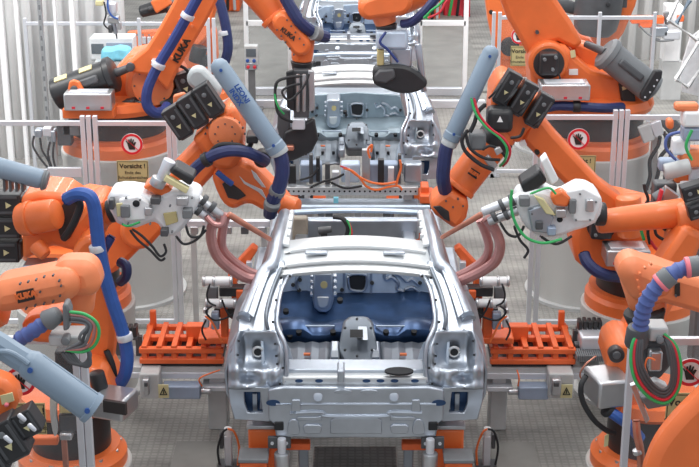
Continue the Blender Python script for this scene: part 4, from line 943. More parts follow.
xr_ = P(654, 455, 9.3).x
pedestal('low pedestal of the black drum at bottom right behind the post', xr_, 9.6, .42, .42)
RD = thing('industrial_robot', 'orange robot at right holding the silver gun with a green cable arc', 'robot', (xr_, 9.6, .42), 'orange industrial robots')
z = robot_base(RD, xr_, 9.6, .42, .39, .28, .14, .30)
MB().lathe([(.30, 0), (.36, .05), (.34, .12), (.2, .14)], (xr_, 9.6, z), (0, 0, 1), 36).build('turntable', 'orange', RD)
prism(RD, 'carousel', 'orange', [(616, 420), (614, 388), (607, 366), (610, 350), (622, 342), (638, 346), (656, 376), (668, 416)], 9.35, .45, .04)
hd = disc(RD, 'hub_cover', 'drum_black', 617, 356, 8, 9.3, .08); disc(hd, 'hub_ring', 'dark_grey', 617, 356, 4, 9.28, .05)
prism(RD, 'link_arm', 'orange', [(614, 360), (622, 338), (642, 306), (664, 258), (686, 226), (706, 236), (694, 266), (668, 320), (650, 350), (626, 356)], Yn-.3, .26, .05)
cyl(RD, 'elbow_housing', 'orange', (704, 216, Yn-.1), (676, 220, Yn-.1), 20, 18, .04)
cyl(RD, 'forearm', 'orange', (690, 212, Yn-.05), (596, 222, Yn-.05), 15, 12, .03)
motors(RD, [(694, 190), (700, 208)], Yn-.3, (10, -3), 26, 16)
b = MB().box(P(607, 386, 9.25), (.24, .30, .2), Matrix.Rotation(math.radians(14), 3, 'Z')).build('junction_box', 'steel', RD, .02)
MB().box(P(608, 376, 9.25), (.1, .16, .012), Matrix.Rotation(math.radians(14), 3, 'Z')).build('box_slot', 'hole', b)
hose(RD, 'cable', 'rubber', [(586, 376, 9.2), (581, 386, 9.15), (583, 402, 9.15), (594, 420, 9.15), (606, 430, 9.2), (614, 433, 9.3)], 2.8)
hose(RD, 'hose', 'bright_hose', [(608, 410, 9.15), (618, 417, 9.12), (630, 426, 9.15), (640, 438, 9.2)], 5.8)
hose(RD, 'cable', 'copper', [(596, 356, 9.3), (586, 364, 9.25), (580, 374, 9.25), (583, 382, 9.3)], .9)
cyl(RD, 'hose_socket', 'rubber', (606, 408, 9.15), (610, 412, 9.15), 8, 8, .01)
prism(RD, 'label_strip', 'sticker', [(605, 436), (609, 434), (608, 446), (604, 447)], 9.28, .01, 0)
GR = thing('spot_welding_gun', 'silver welding gun with a green cable arc and pink copper arms right of the car', 'welding gun', P(550, 215, Yn-.1), 'welding guns on robot wrists')
prism(GR, 'gun_body', 'glove', catmull([(516, 200), (528, 192), (545, 190), (562, 198), (580, 188), (598, 194), (603, 206), (596, 224), (574, 232), (556, 238), (536, 236), (522, 222)], 2, True), Yt, .26, .03)
prism(GR, 'side_plate', 'white', [(566, 192), (584, 188), (602, 198), (595, 222), (574, 222)], Yt-.04, .05, .012)
prism(GR, 'side_plate', 'galv', [(528, 210), (546, 204), (554, 218), (548, 234), (532, 232)], Yt-.04, .05, .012)
prism(GR, 'mounting_plate', 'white', [(541, 162), (547, 156), (559, 180), (552, 186)], Yt-.02, .12, .01)
prism(GR, 'transformer', 'black', [(520, 184), (540, 170), (548, 182), (526, 198)], Yt+.02, .2, .02)
prism(GR, 'bus_bar', 'sticker', [(534, 196), (544, 200), (556, 216), (546, 214)], Yt-.06, .05, .006)
prism(GR, 'orange_mount', 'orange', [(550, 196), (562, 190), (572, 198), (568, 208), (554, 206)], Yt-.05, .1, .02)
disc(GR, 'plate_hole', 'hole', 560, 220, 3, Yt-.03, .02)
hose(GR, 'cable', 'green', [(512, 190, Yt-.1), (511, 206, Yt-.1), (516, 224, Yt-.1), (527, 238, Yt-.1), (544, 243, Yt-.1), (562, 239, Yt-.1)], 1.5)
hose(GR, 'cable', 'green', [(530, 194, Yt-.1), (548, 188, Yt-.1), (556, 194, Yt-.1)], 1.2)
for k, (a, b) in enumerate((((524, 196), (482, 212)), ((528, 206), (488, 222)))):
    cyl(GR, 'cylinder', 'steel' if k else 'alu', (a[0], a[1], Yt+.06), (b[0], b[1], Yt+.06), 5.5, 4.5, .01)
for a in ((512, 200), (502, 205), (494, 216), (506, 214)): cyl(GR, 'cylinder_ring', 'dark_grey', (a[0]+2, a[1]-1, Yt+.05), (a[0]-2, a[1]+1, Yt+.05), 6.4, 6.4, .005)
hose(GR, 'copper_arm', 'copper_pink', [(486, 218, Yt+.1), (494, 228, Yt+.1), (500, 244, Yt+.1), (496, 260, Yt+.12), (484, 270, Yt+.16), (468, 278, Yt+.2), (455, 283, Yt+.22)], 5.4)
hose(GR, 'copper_arm', 'copper_pink', [(480, 220, Yt+.2), (486, 234, Yt+.2), (489, 248, Yt+.2), (484, 260, Yt+.22), (470, 270, Yt+.24), (456, 277, Yt+.26)], 4.6)
cyl(GR, 'electrode', 'copper', (482, 214, Yt+.12), (441, 238, Yt+.3), 3.2, 2.2)
for pl in ([(500, 222), (508, 234), (518, 236), (524, 226)], [(514, 226), (520, 240), (528, 250), (524, 258)], [(540, 236), (556, 244), (572, 236)]): hose(GR, 'cable', 'rubber', [(x, y, Yt-.04) for x, y in pl], 1.4)
for x0, x1, y0, y1, m_ in ((520, 530, 198, 207, 'mid_grey'), (536, 543, 222, 230, 'dark_grey'), (556, 566, 210, 218, 'steel'), (570, 576, 200, 214, 'mid_grey'), (586, 594, 200, 212, 'steel'), (548, 556, 228, 236, 'blue_grey')): boxpx(GR, 'connector', m_, x0, y0, x1, y1, Yt-.07, .08, .008)
bolts(GR, 'mid_grey', [(580, 194), (596, 202), (590, 220), (576, 220), (532, 214), (550, 228)], Yt-.045, 1.1)
cyl(GR, 'tool_flange', 'black', (606, 214, Yt+.1), (594, 214, Yt+.1), 12, 12, .02)
# ================================================================== nearest robots, cut by the left and right borders
Yc = 7.9
LE = thing('industrial_robot', 'orange forearm with lettering entering at the left border, cable loops on its wrist', 'robot', (P(-95, 330, 8.3).x, 8.3, 0), 'orange industrial robots')
xb = P(-95, 330, 8.3).x
MB().lathe([(.34, 0), (.34, .1), (.28, .14), (.28, .9), (.1, .92)], (xb, 8.3, 0), (0, 0, 1), 32).build('base_drum', 'drum_black', LE)
prism(LE, 'link_arm', 'orange', [(-98, 500), (-50, 500), (-20, 330), (-30, 290), (-60, 290)], Yc-.05, .25, .05)
cyl(LE, 'elbow_housing', 'orange', (-50, 306, Yc), (6, 300, Yc), 28, 27, .05)
link(LE, 'forearm', 'orange_pale', [(4, 300, 16), (56, 291, 16), (62, 289, 16)], Yc-.28, .30, .07)
pts = []
bolts(LE, 'dark_grey', [(20, 284), (28, 282), (36, 280), (44, 277), (53, 275.5), (59, 281), (61, 286), (60, 296), (53, 302), (44, 304), (35, 306), (26, 309), (40, 292)], Yc-.29, 1.1)
link(LE, 'wrist', 'orange_pale', [(66, 282, 18), (80, 281, 17), (86, 287, 13)], Yc-.2, .26, .07)
pr = prism(LE, 'name_plate', 'ink', [(16, 292), (33, 288.5), (35, 299.5), (18, 303.5)], Yc-.285, .012, 0)
textpx(pr, 'lettering', 'KUKA', (17.8, 297.4), (33.2, 294), Yc-.29, 8, 'orange', .003)
cyl(LE, 'wrist_hub', 'orange_pale', (80, 282, Yc-.02), (79, 312, Yc-.02), 17, 15, .03)
prism(LE, 'lower_cover', 'orange', [(18, 326), (30, 318), (62, 312), (82, 316), (84, 340), (60, 346), (30, 344)], Yc-.05, .2, .04)
hose(LE, 'hose', 'violet_hose', [(18, 340, Yc-.4), (30, 333, Yc-.42), (40, 326, Yc-.42), (48, 321, Yc-.4)], 8, .022)
cyl(LE, 'hose_connector', 'mid_grey', (45, 322, Yc-.42), (60, 313, Yc-.42), 11, 9, .02)
prism(LE, 'clamp_plate', 'mid_grey', [(62, 305), (67, 304), (70, 312), (69, 330), (63, 332)], Yc-.48, .1, .012)
boxpx(LE, 'clamp_block', 'beam_grey', 48, 336, 86, 347, Yc-.42, .16)
disc(LE, 'clamp_eye', 'mid_grey', 65, 342, 4.6, Yc-.47, .08)
for m_, o in (('green', 0), ('copper_pink', 5), ('mid_grey', 10), ('dark_grey', 14), ('mid_grey', 18)):
    hose(LE, 'cable', m_, [(70, 312+o*.5, Yc-.5), (84, 314+o*.5, Yc-.52), (96-o*.5, 322+o*.3, Yc-.53), (99-o, 334, Yc-.53), (94-o*.8, 346-o*.4, Yc-.52), (82, 352-o*.6, Yc-.5), (66, 350, Yc-.46)], 1.7)
for k in range(4): hose(LE, 'cable', 'dark_grey', [(62+3*k, 352, Yc-.46), (70+4*k, 362+k, Yc-.48), (84+2*k, 364, Yc-.48), (90-k, 354-2*k, Yc-.46), (80, 344, Yc-.45)], 2.0)

Yb = 7.15
GE = thing('spot_welding_gun', 'small clamp tool with a steel plate and copper strip behind the bottom left post', 'welding gun', P(66, 420, 8.3), 'welding guns on robot wrists')
prism(GE, 'curved_plate', 'zinc_light', catmull([(52, 378), (56, 372), (58, 390), (56, 412), (58, 430), (54, 436), (50, 416), (50, 394)], 3, True), 8.3, .04, .006)
boxpx(GE, 'tool_block', 'label_tan', 58, 398, 76, 414, 8.28, .1); boxpx(GE, 'tool_block', 'dark_grey', 58, 415, 80, 434, 8.3, .12); boxpx(GE, 'tool_block', 'steel', 59, 434, 72, 441, 8.26, .1)
boxpx(GE, 'tool_block', 'black', 54, 352, 76, 396, 8.34, .12)
boxpx(GE, 'copper_strip', 'copper', 61, 441, 69, 478, 8.28, .03, .004); boxpx(GE, 'orange_mount', 'orange', 28, 438, 58, 446, 8.34, .06)
hose(GE, 'cable', 'rubber', [(74, 398, 8.24), (82, 404, 8.22), (83, 420, 8.22), (76, 432, 8.25)], 1.2); hose(GE, 'cable', 'cable_orange', [(76, 372, 8.24), (84, 376, 8.22), (84, 390, 8.22)], 1.2)
LF = thing('industrial_robot', 'foreground robot elbow at bottom left with black motors and a big blue-grey tube', 'robot', (P(-40, 440, Yb).x, Yb, 0), 'orange industrial robots')
xb = P(-55, 440, Yb).x
MB().lathe([(.36, 0), (.36, .1), (.28, .14), (.28, 1.5), (.1, 1.52)], (xb, Yb-.25, 0), (0, 0, 1), 32).build('base_drum', 'drum_black', LF)
prism(LF, 'elbow_housing', 'orange', [(-90, 490), (-60, 400), (-12, 376), (6, 383), (15, 392), (18, 404), (10, 420), (-10, 470)], Yb-.05, .16, .04)
motors(LF, [(-10, 452), (10, 436)], Yb-.2, (18, 26), 42, 28)
motor(LF, P(28, 420, Yb-.18), P(42, 440, Yb-.18)-P(28, 420, Yb-.18), .14, .12)
prism(LF, 'label_strip', 'sticker', [(0, 396), (12, 393), (14, 401), (2, 405)], Yb-.06, .012, 0)
for a in ((18, 414), (28, 424), (4, 436)): cyl(LF, 'plug', 'alu', (a[0], a[1], Yb-.36), (a[0]+8, a[1]+7, Yb-.36), 2.6, 2.2)
disc(LF, 'plug_cap', 'pink', 6, 406, 2.2, Yb-.08, .03)
conduit_tube(LF, (30, 364, Yb-.55), (95, 410, Yb-.55), 15.5)
hose(LF, 'conduit', 'tube_grey', [(-30, 330, Yb-.5), (-6, 342, Yb-.52), (16, 356, Yb-.54), (36, 368, Yb-.55)], 13)
hose(LF, 'hose', 'tube_grey', [(-8, 352, Yb-.6), (8, 352, Yb-.62), (20, 358, Yb-.62), (28, 364, Yb-.62)], 3)
LH = thing('cable_conduit', 'grey conduit pipe entering at the left border above the robot elbow', 'pipe', P(10, 175, 9.5), 'loose conduits')
cyl(LH, 'pipe', 'tube_grey', (-30, 160, 9.5), (44, 180, 9.5), 11, 10, .03)
cyl(LH, 'pipe_cap', 'mid_grey', (42, 179.5, 9.5), (48, 181, 9.5), 11, 10, .02)
for k in range(4): boxpx(LH, 'cable_comb', 'dark_grey', 2+6*k, 176, 6+6*k, 192, 9.45, .08, .004)

RE = thing('industrial_robot', 'foreground orange forearm at the right border with a ribbed blue hose on top', 'robot', (P(800, 330, 8.3).x, 8.3, 0), 'orange industrial robots')
xb = P(800, 330, 8.3).x
Ye = 7.9
MB().lathe([(.34, 0), (.34, .1), (.28, .14), (.28, .9), (.1, .92)], (xb, 8.3, 0), (0, 0, 1), 32).build('base_drum', 'drum_black', RE)
prism(RE, 'link_arm', 'orange', [(800, 500), (750, 500), (716, 320), (730, 280), (766, 290)], Ye-.1, .25, .05)
prism(RE, 'forearm', 'orange_pale', [(640, 264), (660, 268), (676, 274), (730, 290), (740, 324), (700, 315), (664, 305), (650, 309), (640, 300)], Ye-.2, .26, .07)
cyl(RE, 'wrist', 'orange_pale', (640, 268, Ye-.05), (650, 316, Ye-.05), 22, 18, .04)
link(RE, 'wrist_cheek', 'orange_pale', [(635, 276, 15), (646, 287, 19), (662, 287, 15)], Ye-.22, .28, .08)
bolts(RE, 'orange_pale', [(645, 268), (640, 274), (638, 281), (639, 288), (641, 295), (651, 264)], Ye-.24, 1.4)
bolts(RE, 'dark_grey', [(672, 272), (676, 296)], Ye-.23, 1.1)
pr = prism(RE, 'name_plate', 'ink', [(675, 284), (680, 283), (680, 296), (675, 297)], Ye-.215, .012, 0)
cyl(RE, 'gasket', 'rubber', (644, 310, Ye-.12), (646, 326, Ye-.12), 21, 17, .015)
hose(RE, 'hose', 'violet_hose', [(640, 330, Ye-.5), (642, 316, Ye-.52), (646, 303, Ye-.54), (654, 290, Ye-.55), (666, 278, Ye-.55), (682, 269, Ye-.54), (704, 266, Ye-.5), (724, 268, Ye-.45)], 8.4, .02, 16)
for a, b in (((663, 281), (669, 276)), ((690, 267), (697, 266))):
    clamp_px(RE, (a[0], a[1], Ye-.55), (b[0], b[1], Ye-.55), .5, 10.5, 'mid_grey', .07)
    clamp_px(RE, (a[0], a[1], Ye-.55), (b[0], b[1], Ye-.55), -.35, 10.8, 'pink', .025)
cyl(RE, 'hose_connector', 'dark_grey', (638, 326, Ye-.5), (636, 346, Ye-.48), 11, 12, .02)
boxpx(RE, 'clamp_block', 'beam_grey', 650, 328, 668, 342, Ye-.5, .14)
cyl(RE, 'clamp_eye', 'mid_grey', (660, 340, Ye-.54), (660, 340, Ye-.46), 4, 4)
for m_, o in (('green', 0), ('red', 3.5), ('dark_grey', 7), ('dark_grey', 10), ('dark_grey', 13)):
    hose(RE, 'cable', m_, [(642-o*.2, 330+o*.4, Ye-.52), (633+o*.7, 342, Ye-.55), (631+o*.8, 362-o*.1, Ye-.57), (636+o*.8, 382-o*.6, Ye-.58), (650+o*.3, 398-o, Ye-.58), (666-o*.2, 403-o, Ye-.58), (678-o*.6, 390-o*.5, Ye-.57), (681-o*.7, 368, Ye-.56), (676-o*.6, 346, Ye-.54), (664, 334+o*.3, Ye-.5)], 1.7)
prism(RE, 'bracket_plate', 'glove', [(648, 384), (656, 380), (668, 386), (666, 396), (654, 398)], Ye-.5, .06, .01)
prism(RE, 'tool_body', 'dark_grey', [(640, 342), (668, 342), (672, 366), (660, 380), (646, 378)], Ye-.42, .14, .02)
boxpx(RE, 'tool_block', 'steel', 650, 352, 662, 372, Ye-.48, .1)
hose(RE, 'cable', 'cable_orange', [(647, 374, Ye-.56), (645, 366, Ye-.56), (648, 358, Ye-.56), (655, 360, Ye-.56)], 1)
prism(RE, 'side_plate', 'steel', [(630, 386), (636, 384), (650, 420), (646, 424)], Ye-.4, .04, .005)
prism(RE, 'side_plate', 'mid_grey', [(640, 398), (668, 394), (670, 406), (648, 410)], Ye-.42, .1, .01)
hose(RE, 'copper_arm', 'copper', [(636, 420, Ye-.4), (637, 434, Ye-.42), (640, 448, Ye-.42), (641, 462, Ye-.4), (640, 476, Ye-.4)], 4)
clamp_px(RE, (637, 450, Ye-.42), (638, 453, Ye-.42), .5, 5, 'steel', .03)

RF = thing('industrial_robot', 'orange link arm filling the bottom right corner in front of the tan sign', 'robot', (P(740, 440, 6.95).x, 6.95, 0), 'orange industrial robots')
xb = P(740, 440, 6.95).x
MB().lathe([(.36, 0), (.36, .1), (.28, .14), (.28, 1.2), (.1, 1.22)], (xb, 6.85, 0), (0, 0, 1), 32).build('base_drum', 'drum_black', RF)
prism(RF, 'link_arm', 'orange', catmull([(646, 480), (650, 464), (658, 446), (672, 427), (690, 408), (716, 386), (760, 374), (800, 430), (780, 510), (700, 520), (650, 506)], 3, True), 6.85, .16, .05)
# ================================================================== car supports (copied under each body)
def car_support(s, dx0, label):
    x = P(356+s*dx0, 440, 9.5).x
    t = thing('car_support', label, 'support', (x, 9.55, 0), 'orange supports under the car bodies')
    MB().box((x, 9.62, .365), (.22, .3, .73)).build('column', 'orange', t, .015)
    MB().box((x, 9.62, .75), (.24, .32, .03)).build('top_plate', 'steel', t, .006)
    MB().box((x+s*.06, 9.30, .30), (.19, .16, .60)).build('pedestal_box', 'orange_frame', t, .012)
    MB().box((x+s*.06, 9.30, .615), (.21, .18, .03)).build('box_lid', 'mid_grey', t, .006)
    MB().box((x-s*.12, 9.32, .71), (.16, .03, .09)).build('black_plate', 'dark_grey', t, .006)
    for k in range(3): MB().cyl((x-s*.12+(k-1)*.05, 9.295, .71), (x-s*.12+(k-1)*.05, 9.31, .71), .012, None, 8).build('bolt', 'alu', t)
    MB().cyl((x-s*.14, 9.26, .44), (x-s*.14, 9.26, .66), .055, None, 18, .008).build('locating_cylinder', 'steel', t)
    MB().cyl((x-s*.14, 9.26, .66), (x-s*.14, 9.26, .77), .03, None, 14, .006).build('locating_pin', 'alu', t)
    MB().tube([(x-s*.05, 9.22, .5), (x-s*.0, 9.2, .56), (x+s*.06, 9.21, .52), (x+s*.05, 9.24, .3)], .012, 8, 5).build('cable', 'rubber', t)
    MB().box((x-s*.28, 9.5, .3), (.07, .07, .6)).build('side_post', 'galv_dark', t, .008)
    MB().box((x-s*.2, 9.5, .6), (.26, .09, .05)).build('side_bar', 'orange_frame', t, .008)
    return t
sup = [car_support(-1, 92, 'orange support column under the left rear corner of the nearest car'), car_support(1, 92, 'orange support column under the right rear corner of the nearest car')]
for i, (dy, nm) in enumerate(((5.7, 'second'), (11.4, 'farthest'))):
    for s_, sd in zip(sup, ('left', 'right')):
        c = copy_tree(s_); c.location.y += dy; c['label'] = 'orange support column under the %s rear corner of the %s car' % (sd, nm)
# middle of the pit under the nearest car
t = thing('lift_table', 'dark low lift table with a white edge below the nearest car', 'lift table', (0, 9.0, 0))
MB().box((0, 9.55, .3), (.62, .9, .06)).build('deck', 'grating', t, .01)
a = PZ(332, 466, .34); b = PZ(384, 466, .34)
MB().box(((a.x+b.x)/2, 9.02, .33), (b.x-a.x, .08, .05)).build('white_edge', 'white', t, .005)
for s in (-1, 1):
    for yy in (9.2, 9.9): MB().bar((s*.25, yy, 0), (s*.25, yy, .28), .07, .07).build('leg', 'dark_grey', t)

# ================================================================== side fixtures: ladder frames, clamps, beams; mirrored by hand with s
def ladder(s, xs0, xs1, label):
    zt = .74; x0, x1 = P(xs0, 345, 11.1).x, P(xs1, 345, 11.1).x
    t = thing('fixture_frame', label, 'fixture', ((x0+x1)/2, 11.12, .5), 'orange ladder frames beside the nearest car')
    L = abs(x1-x0); cx = (x0+x1)/2
    for yy, zz in ((10.90, zt-.022), (11.14, zt-.022), (11.36, zt-.022), (10.90, .628), (11.36, .628)): MB().box((cx, yy, zz), (L, .06, .045)).build('rail', 'orange_frame', t, .008)
    for k in range(6):
        xx = min(x0, x1) + .04 + k*(L-.08)/5
        MB().box((xx, 11.13, zt-.045), (.045, .5, .13)).build('cross_bar', 'orange_frame', t, .006)
    MB().box((cx, 11.12, .592), (L*.96, .46, .025)).build('slide_base', 'black', t, .006)
    MB().box((cx-s*.1, 11.12, zt+.05), (.16, .1, .12)).build('stop_block', 'orange_frame', t, .008)
    MB().box((cx+s*.28, 11.34, zt+.06), (.05, .05, .16)).build('stop_pin', 'orange_frame', t, .008)
    return t
ladder(-1, 143, 226, 'orange slotted ladder frame left of the nearest car')
ladder(1, 488, 572, 'orange slotted ladder frame right of the nearest car')
def cross_beam(s, xs0, xs1, leg0, leg1, act0, act1, br0, br1, label):
    x0, x1 = P(xs0, 368, 10.95).x, P(xs1, 368, 10.95).x; cx = (x0+x1)/2; L = abs(x1-x0)
    t = thing('cross_beam', label, 'beam', (cx, 11.0, 0), 'grey cross beams beside the nearest car')
    zb = P(356, 378, 10.9).z; zt = P(356, 361, 10.9).z
    MB().box((cx, 11.1, (zb+.575)/2), (L, .42, .575-zb)).build('beam', 'beam_grey', t, .012)
    MB().box((cx, 10.88, zb+.03), (L*.98, .02, .05)).build('beam_lip', 'alu', t, .004)
    l0, l1 = P(leg0, 410, 10.9).x, P(leg1, 410, 10.9).x
    MB().box(((l0+l1)/2, 11.02, .19), (abs(l1-l0), .22, .38)).build('leg', 'beam_grey', t, .012)
    MB().box(((l0+l1)/2, 11.0, .40), (abs(l1-l0)*1.5, .32, .04)).build('leg_cap', 'alu', t, .006)
    MB().box(((l0+l1)/2, 11.02, .44), (abs(l1-l0)*.8, .2, .1)).build('leg_spacer', 'beam_grey', t, .006)
    a0, a1 = P(act0, 389, 10.75).x, P(act1, 389, 10.75).x; za = P(356, 394, 10.75).z
    MB().box(((a0+a1)/2, 10.82, za), (abs(a1-a0), .12, .11)).build('actuator', 'blue_grey', t, .01)
    MB().cyl(((a0 if s > 0 else a1)+0, 10.8, za), ((a0 if s > 0 else a1)-s*.08, 10.8, za), .025, None, 12, .004).build('actuator_rod', 'steel', t)
    b = boxpx(t, 'bracket_box', 'beam_grey', br0, 374, br1, 399, 10.72, .2)
    boxpx(b, 'terminal', 'steel', br0+3, 380, (br0+br1)/2, 396, 10.66, .07)
    boxpx(b, 'terminal', 'dark_grey', br0+5, 383, (br0+br1)/2-2, 387, 10.64, .03, .004)
    ex = br1-1 if s < 0 else br0+13
    pl = boxpx(b, 'warning_plate', 'sticker', ex-1, 385, ex+10, 398, 10.69, .01, 0)
    tr = [P(ex+4.5+x_, 391+y_, 10.685) for x_, y_ in ((-4, 4), (4, 4), (0, -4))]; ti = [P(ex+4.5+x_, 391.6+y_, 10.685) for x_, y_ in ((-2.6, 2.6), (2.6, 2.6), (0, -2.6))]
    MB().ring_prism(tr, ti, (0, -.003, 0)).build('triangle_outline', 'ink', pl)
    MB().box(P(ex+4.5, 392, 10.683), (.008, .003, .03)).build('exclamation_mark', 'ink', pl)
    hose(t, 'cable', 'cable_orange', [(leg0-s*12 if s < 0 else leg1+10, 370, 10.8), (leg0-8 if s < 0 else leg1+12, 378, 10.75), (leg0-6 if s < 0 else leg1+11, 386, 10.76)], .8)
    return t
cross_beam(-1, 118, 234, 208, 227, 162, 200, 139, 160, 'grey cross beam on a square leg left of the nearest car')
cross_beam(1, 478, 600, 490, 507, 519, 549, 549, 573, 'grey cross beam on a square leg right of the nearest car')
def cable_chain(xs0, xs1, y, Y, label, loc_h):
    x0, x1 = P(xs0, y, Y).x, P(xs1, y, Y).x; z = P(xs0, y, Y).z
    t = thing('cable_chain', label, 'cable chain', ((x0+x1)/2, Y, z-.05), 'black cable chains')
    N = int(abs(x1-x0)/.035); mb = MB()
    for k in range(N): mb.box((min(x0, x1)+(k+.5)*abs(x1-x0)/N, Y, z), (.029, .1, .085 if k % 2 else .075))
    mb.build('chain', 'black', t, .004)
    MB().box(((x0+x1)/2, Y, z-.055), (abs(x1-x0), .12, .02)).build('tray', 'dark_grey', t)
    for xx in (x0, x1): MB().box((xx, Y+.02, (z-.06+.58)/2), (.05, .05, z-.06-.58)).build('tray_leg', 'dark_grey', t)
cable_chain(118, 138, 330, 11.1, 'black cable chain left, between hose and orange ladder frame', 0)
cable_chain(577, 602, 324, 11.1, 'black cable chain right, between ladder frame and black robot drum', 0)
t = thing('linear_drive', 'silver box drive with grey ribbed chain right of the orange ladder frame', 'drive', P(596, 352, 10.9))
boxpx(t, 'drive_body', 'alu', 581, 337, 611, 351, 10.9, .22, .02)
cyl(t, 'drive_shaft', 'dark_grey', (574, 345, 11.0), (581, 345, 11.0), 4, 4)
mb = MB()
for k in range(14): mb.box(P(576+k*2.1, 355, 10.85), (.012, .16, .05))
mb.build('ribbed_chain', 'mid_grey', t)
boxpx(t, 'drive_foot', 'beam_grey', 580, 350, 610, 361, 10.95, .18)
def clamp_tower(s, label):
    def q(x): return x if s < 0 else 712-x
    def pr(t, n, m, pl, Y, th, b=.012): return prism(t, n, m, [(q(x), y) for x, y in pl], Y, th, b)
    def cy(t, n, m, a, b, r, r1=None): return cyl(t, n, m, (q(a[0]), a[1], a[2]), (q(b[0]), b[1], b[2]), r, r1, .006)
    def bx(t, n, m, x0, y0, x1, y1, Y, d, b=.008): return boxpx(t, n, m, min(q(x0), q(x1)), y0, max(q(x0), q(x1)), y1, Y, d, b)
    Y = 10.85
    x = P(q(228), 350, Y).x
    t = thing('clamp_tower', label, 'clamp', (x, Y+.1, .75), 'pneumatic clamp towers beside the nearest car')
    bx(t, 'column', 'orange_frame', 220, 304, 228, 343, Y, .12)
    bx(t, 'column', 'orange_frame', 231, 276, 238, 340, Y+.1, .12)
    pr(t, 'brace', 'orange_frame', [(228, 272), (252, 246), (258, 250), (236, 284), (228, 286)], Y+.2, .1)
    pr(t, 'foot', 'orange_frame', [(198, 338), (232, 338), (232, 344.5), (198, 344.5)], Y-.02, .2)
    cy(t, 'cylinder', 'white', (204, 281, Y-.05), (232, 281, Y-.05), 4.6)
    for xx in (204, 214, 231): cy(t, 'cylinder_head', 'steel', (xx-1.5, 281, Y-.05), (xx+1.5, 281, Y-.05), 5.6)
    cy(t, 'cylinder', 'white', (206, 303, Y-.05), (236, 303, Y-.05), 4.4)
    for xx in (207, 221, 235): cy(t, 'cylinder_head', 'steel', (xx-1.5, 303, Y-.05), (xx+1.5, 303, Y-.05), 5.4)
    bx(t, 'clamp_arm', 'black', 219, 288, 246, 297, Y-.02, .1)
    bx(t, 'clamp_arm', 'black', 214, 309, 240, 318, Y+.02, .1)
    bx(t, 'clamp_pad', 'orange_frame', 236, 291, 246, 299, Y-.05, .08)
    bx(t, 'clamp_pad', 'alu', 240, 298, 247, 304, Y-.05, .08)
    bx(t, 'valve_block', 'blue_grey', 211, 314, 219, 330, Y-.08, .08)
    bx(t, 'valve_block', 'alu', 203, 318, 209, 328, Y-.06, .06)
    bx(t, 'link_block', 'alu', 246, 262, 252, 270, Y+.16, .06)
    bx(t, 'sensor', 'steel', 203, 309, 208, 314, Y-.06, .05)
    pr(t, 'side_plate', 'mid_grey', [(207, 287), (218, 287), (218, 300), (207, 300)], Y+.04, .04)
    for pl, m_ in (([(210, 284), (207, 294), (209, 302), (216, 306)], 'rubber'), ([(212, 306), (206, 312), (214, 320), (226, 318), (236, 312)], 'rubber'), ([(222, 300), (226, 310), (232, 318), (238, 316)], 'rubber'), ([(205, 316), (212, 322), (218, 334), (222, 342)], 'cable_orange'), ([(206, 320), (202, 330), (206, 340)], 'rubber')):
        hose(t, 'cable', m_, [(q(a), b, Y-.1) for a, b in pl], 1.0)
    return t
clamp_tower(-1, 'orange clamp tower with grey air cylinders left of the nearest car')
clamp_tower(1, 'orange clamp tower with grey air cylinders right of the nearest car')
for s, xx, lab in ((-1, 229, 'small sensor stand on the floor left of the nearest car'), (1, 486, 'small sensor stand on the floor right of the nearest car')):
    p = PZ(xx, 466, 0.0); Yp = p.y
    t = thing('sensor_stand', lab, 'sensor', (p.x, Yp, 0), 'small sensor stands on the floor')
    MB().box((p.x, Yp, .01), (.16, .16, .02)).build('foot_plate', 'dark_grey', t)
    MB().box((p.x, Yp, .14), (.06, .06, .26)).build('body', 'alu', t, .01)
    MB().cyl((p.x, Yp-.0, .26), (p.x, Yp, .33), .03, None, 12, .004).build('sensor_head', 'white', t)
    MB().box((p.x+s*.05, Yp, .22), (.03, .05, .12)).build('side_box', 'dark_grey', t, .006)
    MB().tube([(p.x-.07, Yp-.02, .02), (p.x-.08, Yp-.03, .16), (p.x-.04, Yp-.03, .30), (p.x+.0, Yp-.02, .33)], .009, 8, 5).build('cable', 'cable_orange' if s > 0 else 'rubber', t)
    MB().tube([(p.x+.07, Yp-.02, .02), (p.x+.085, Yp-.03, .18), (p.x+.05, Yp-.03, .31), (p.x+.0, Yp-.02, .33)], .009, 8, 5).build('cable', 'rubber' if s > 0 else 'cable_orange', t)

# ================================================================== fixture carrying the second car's rear end
Yk = 14.45
t = thing('perforated_rail', 'light perforated rail across the line before the second car', 'rail', (0, Yk, 0))
zr1 = P(356, 190, Yk).z
a, b = P(266, 190, Yk).x, P(418, 190, Yk).x
r_ = MB().box(((a+b)/2, Yk, zr1), (b-a, .09, .085)).build('rail', 'zinc_light', t, .006)
for k in range(30):
    xx = a + (k+.5)*(b-a)/30
    if abs(xx) > .0: MB().cyl((xx, Yk-.047, zr1+.0), (xx, Yk-.044, zr1), .011, None, 8).build('hole', 'hole', r_)
for xx in (a+.1, b-.1): MB().box((xx, Yk+.05, (zr1-.04)/2), (.09, .09, zr1-.04)).build('leg', 'beam_grey', t, .008)
MB().box(((a+b)/2, Yk-.1, zr1-.12), (b-a, .3, .03)).build('lower_shelf', 'galv', t, .006)
boxpx(t, 'blue_cap', 'cyan', 333.5, 198, 338.5, 203.5, Yk-.28, .05, .004)
for x0, x1, m_ in ((300, 322, 'blue_grey'), (341, 360, 'galv_pale'), (366, 398, 'blue_grey'), (404, 422, 'galv')):
    boxpx(t, 'locator_block', m_, x0, 164, x1, 183, Yk+.06, .16, .02)
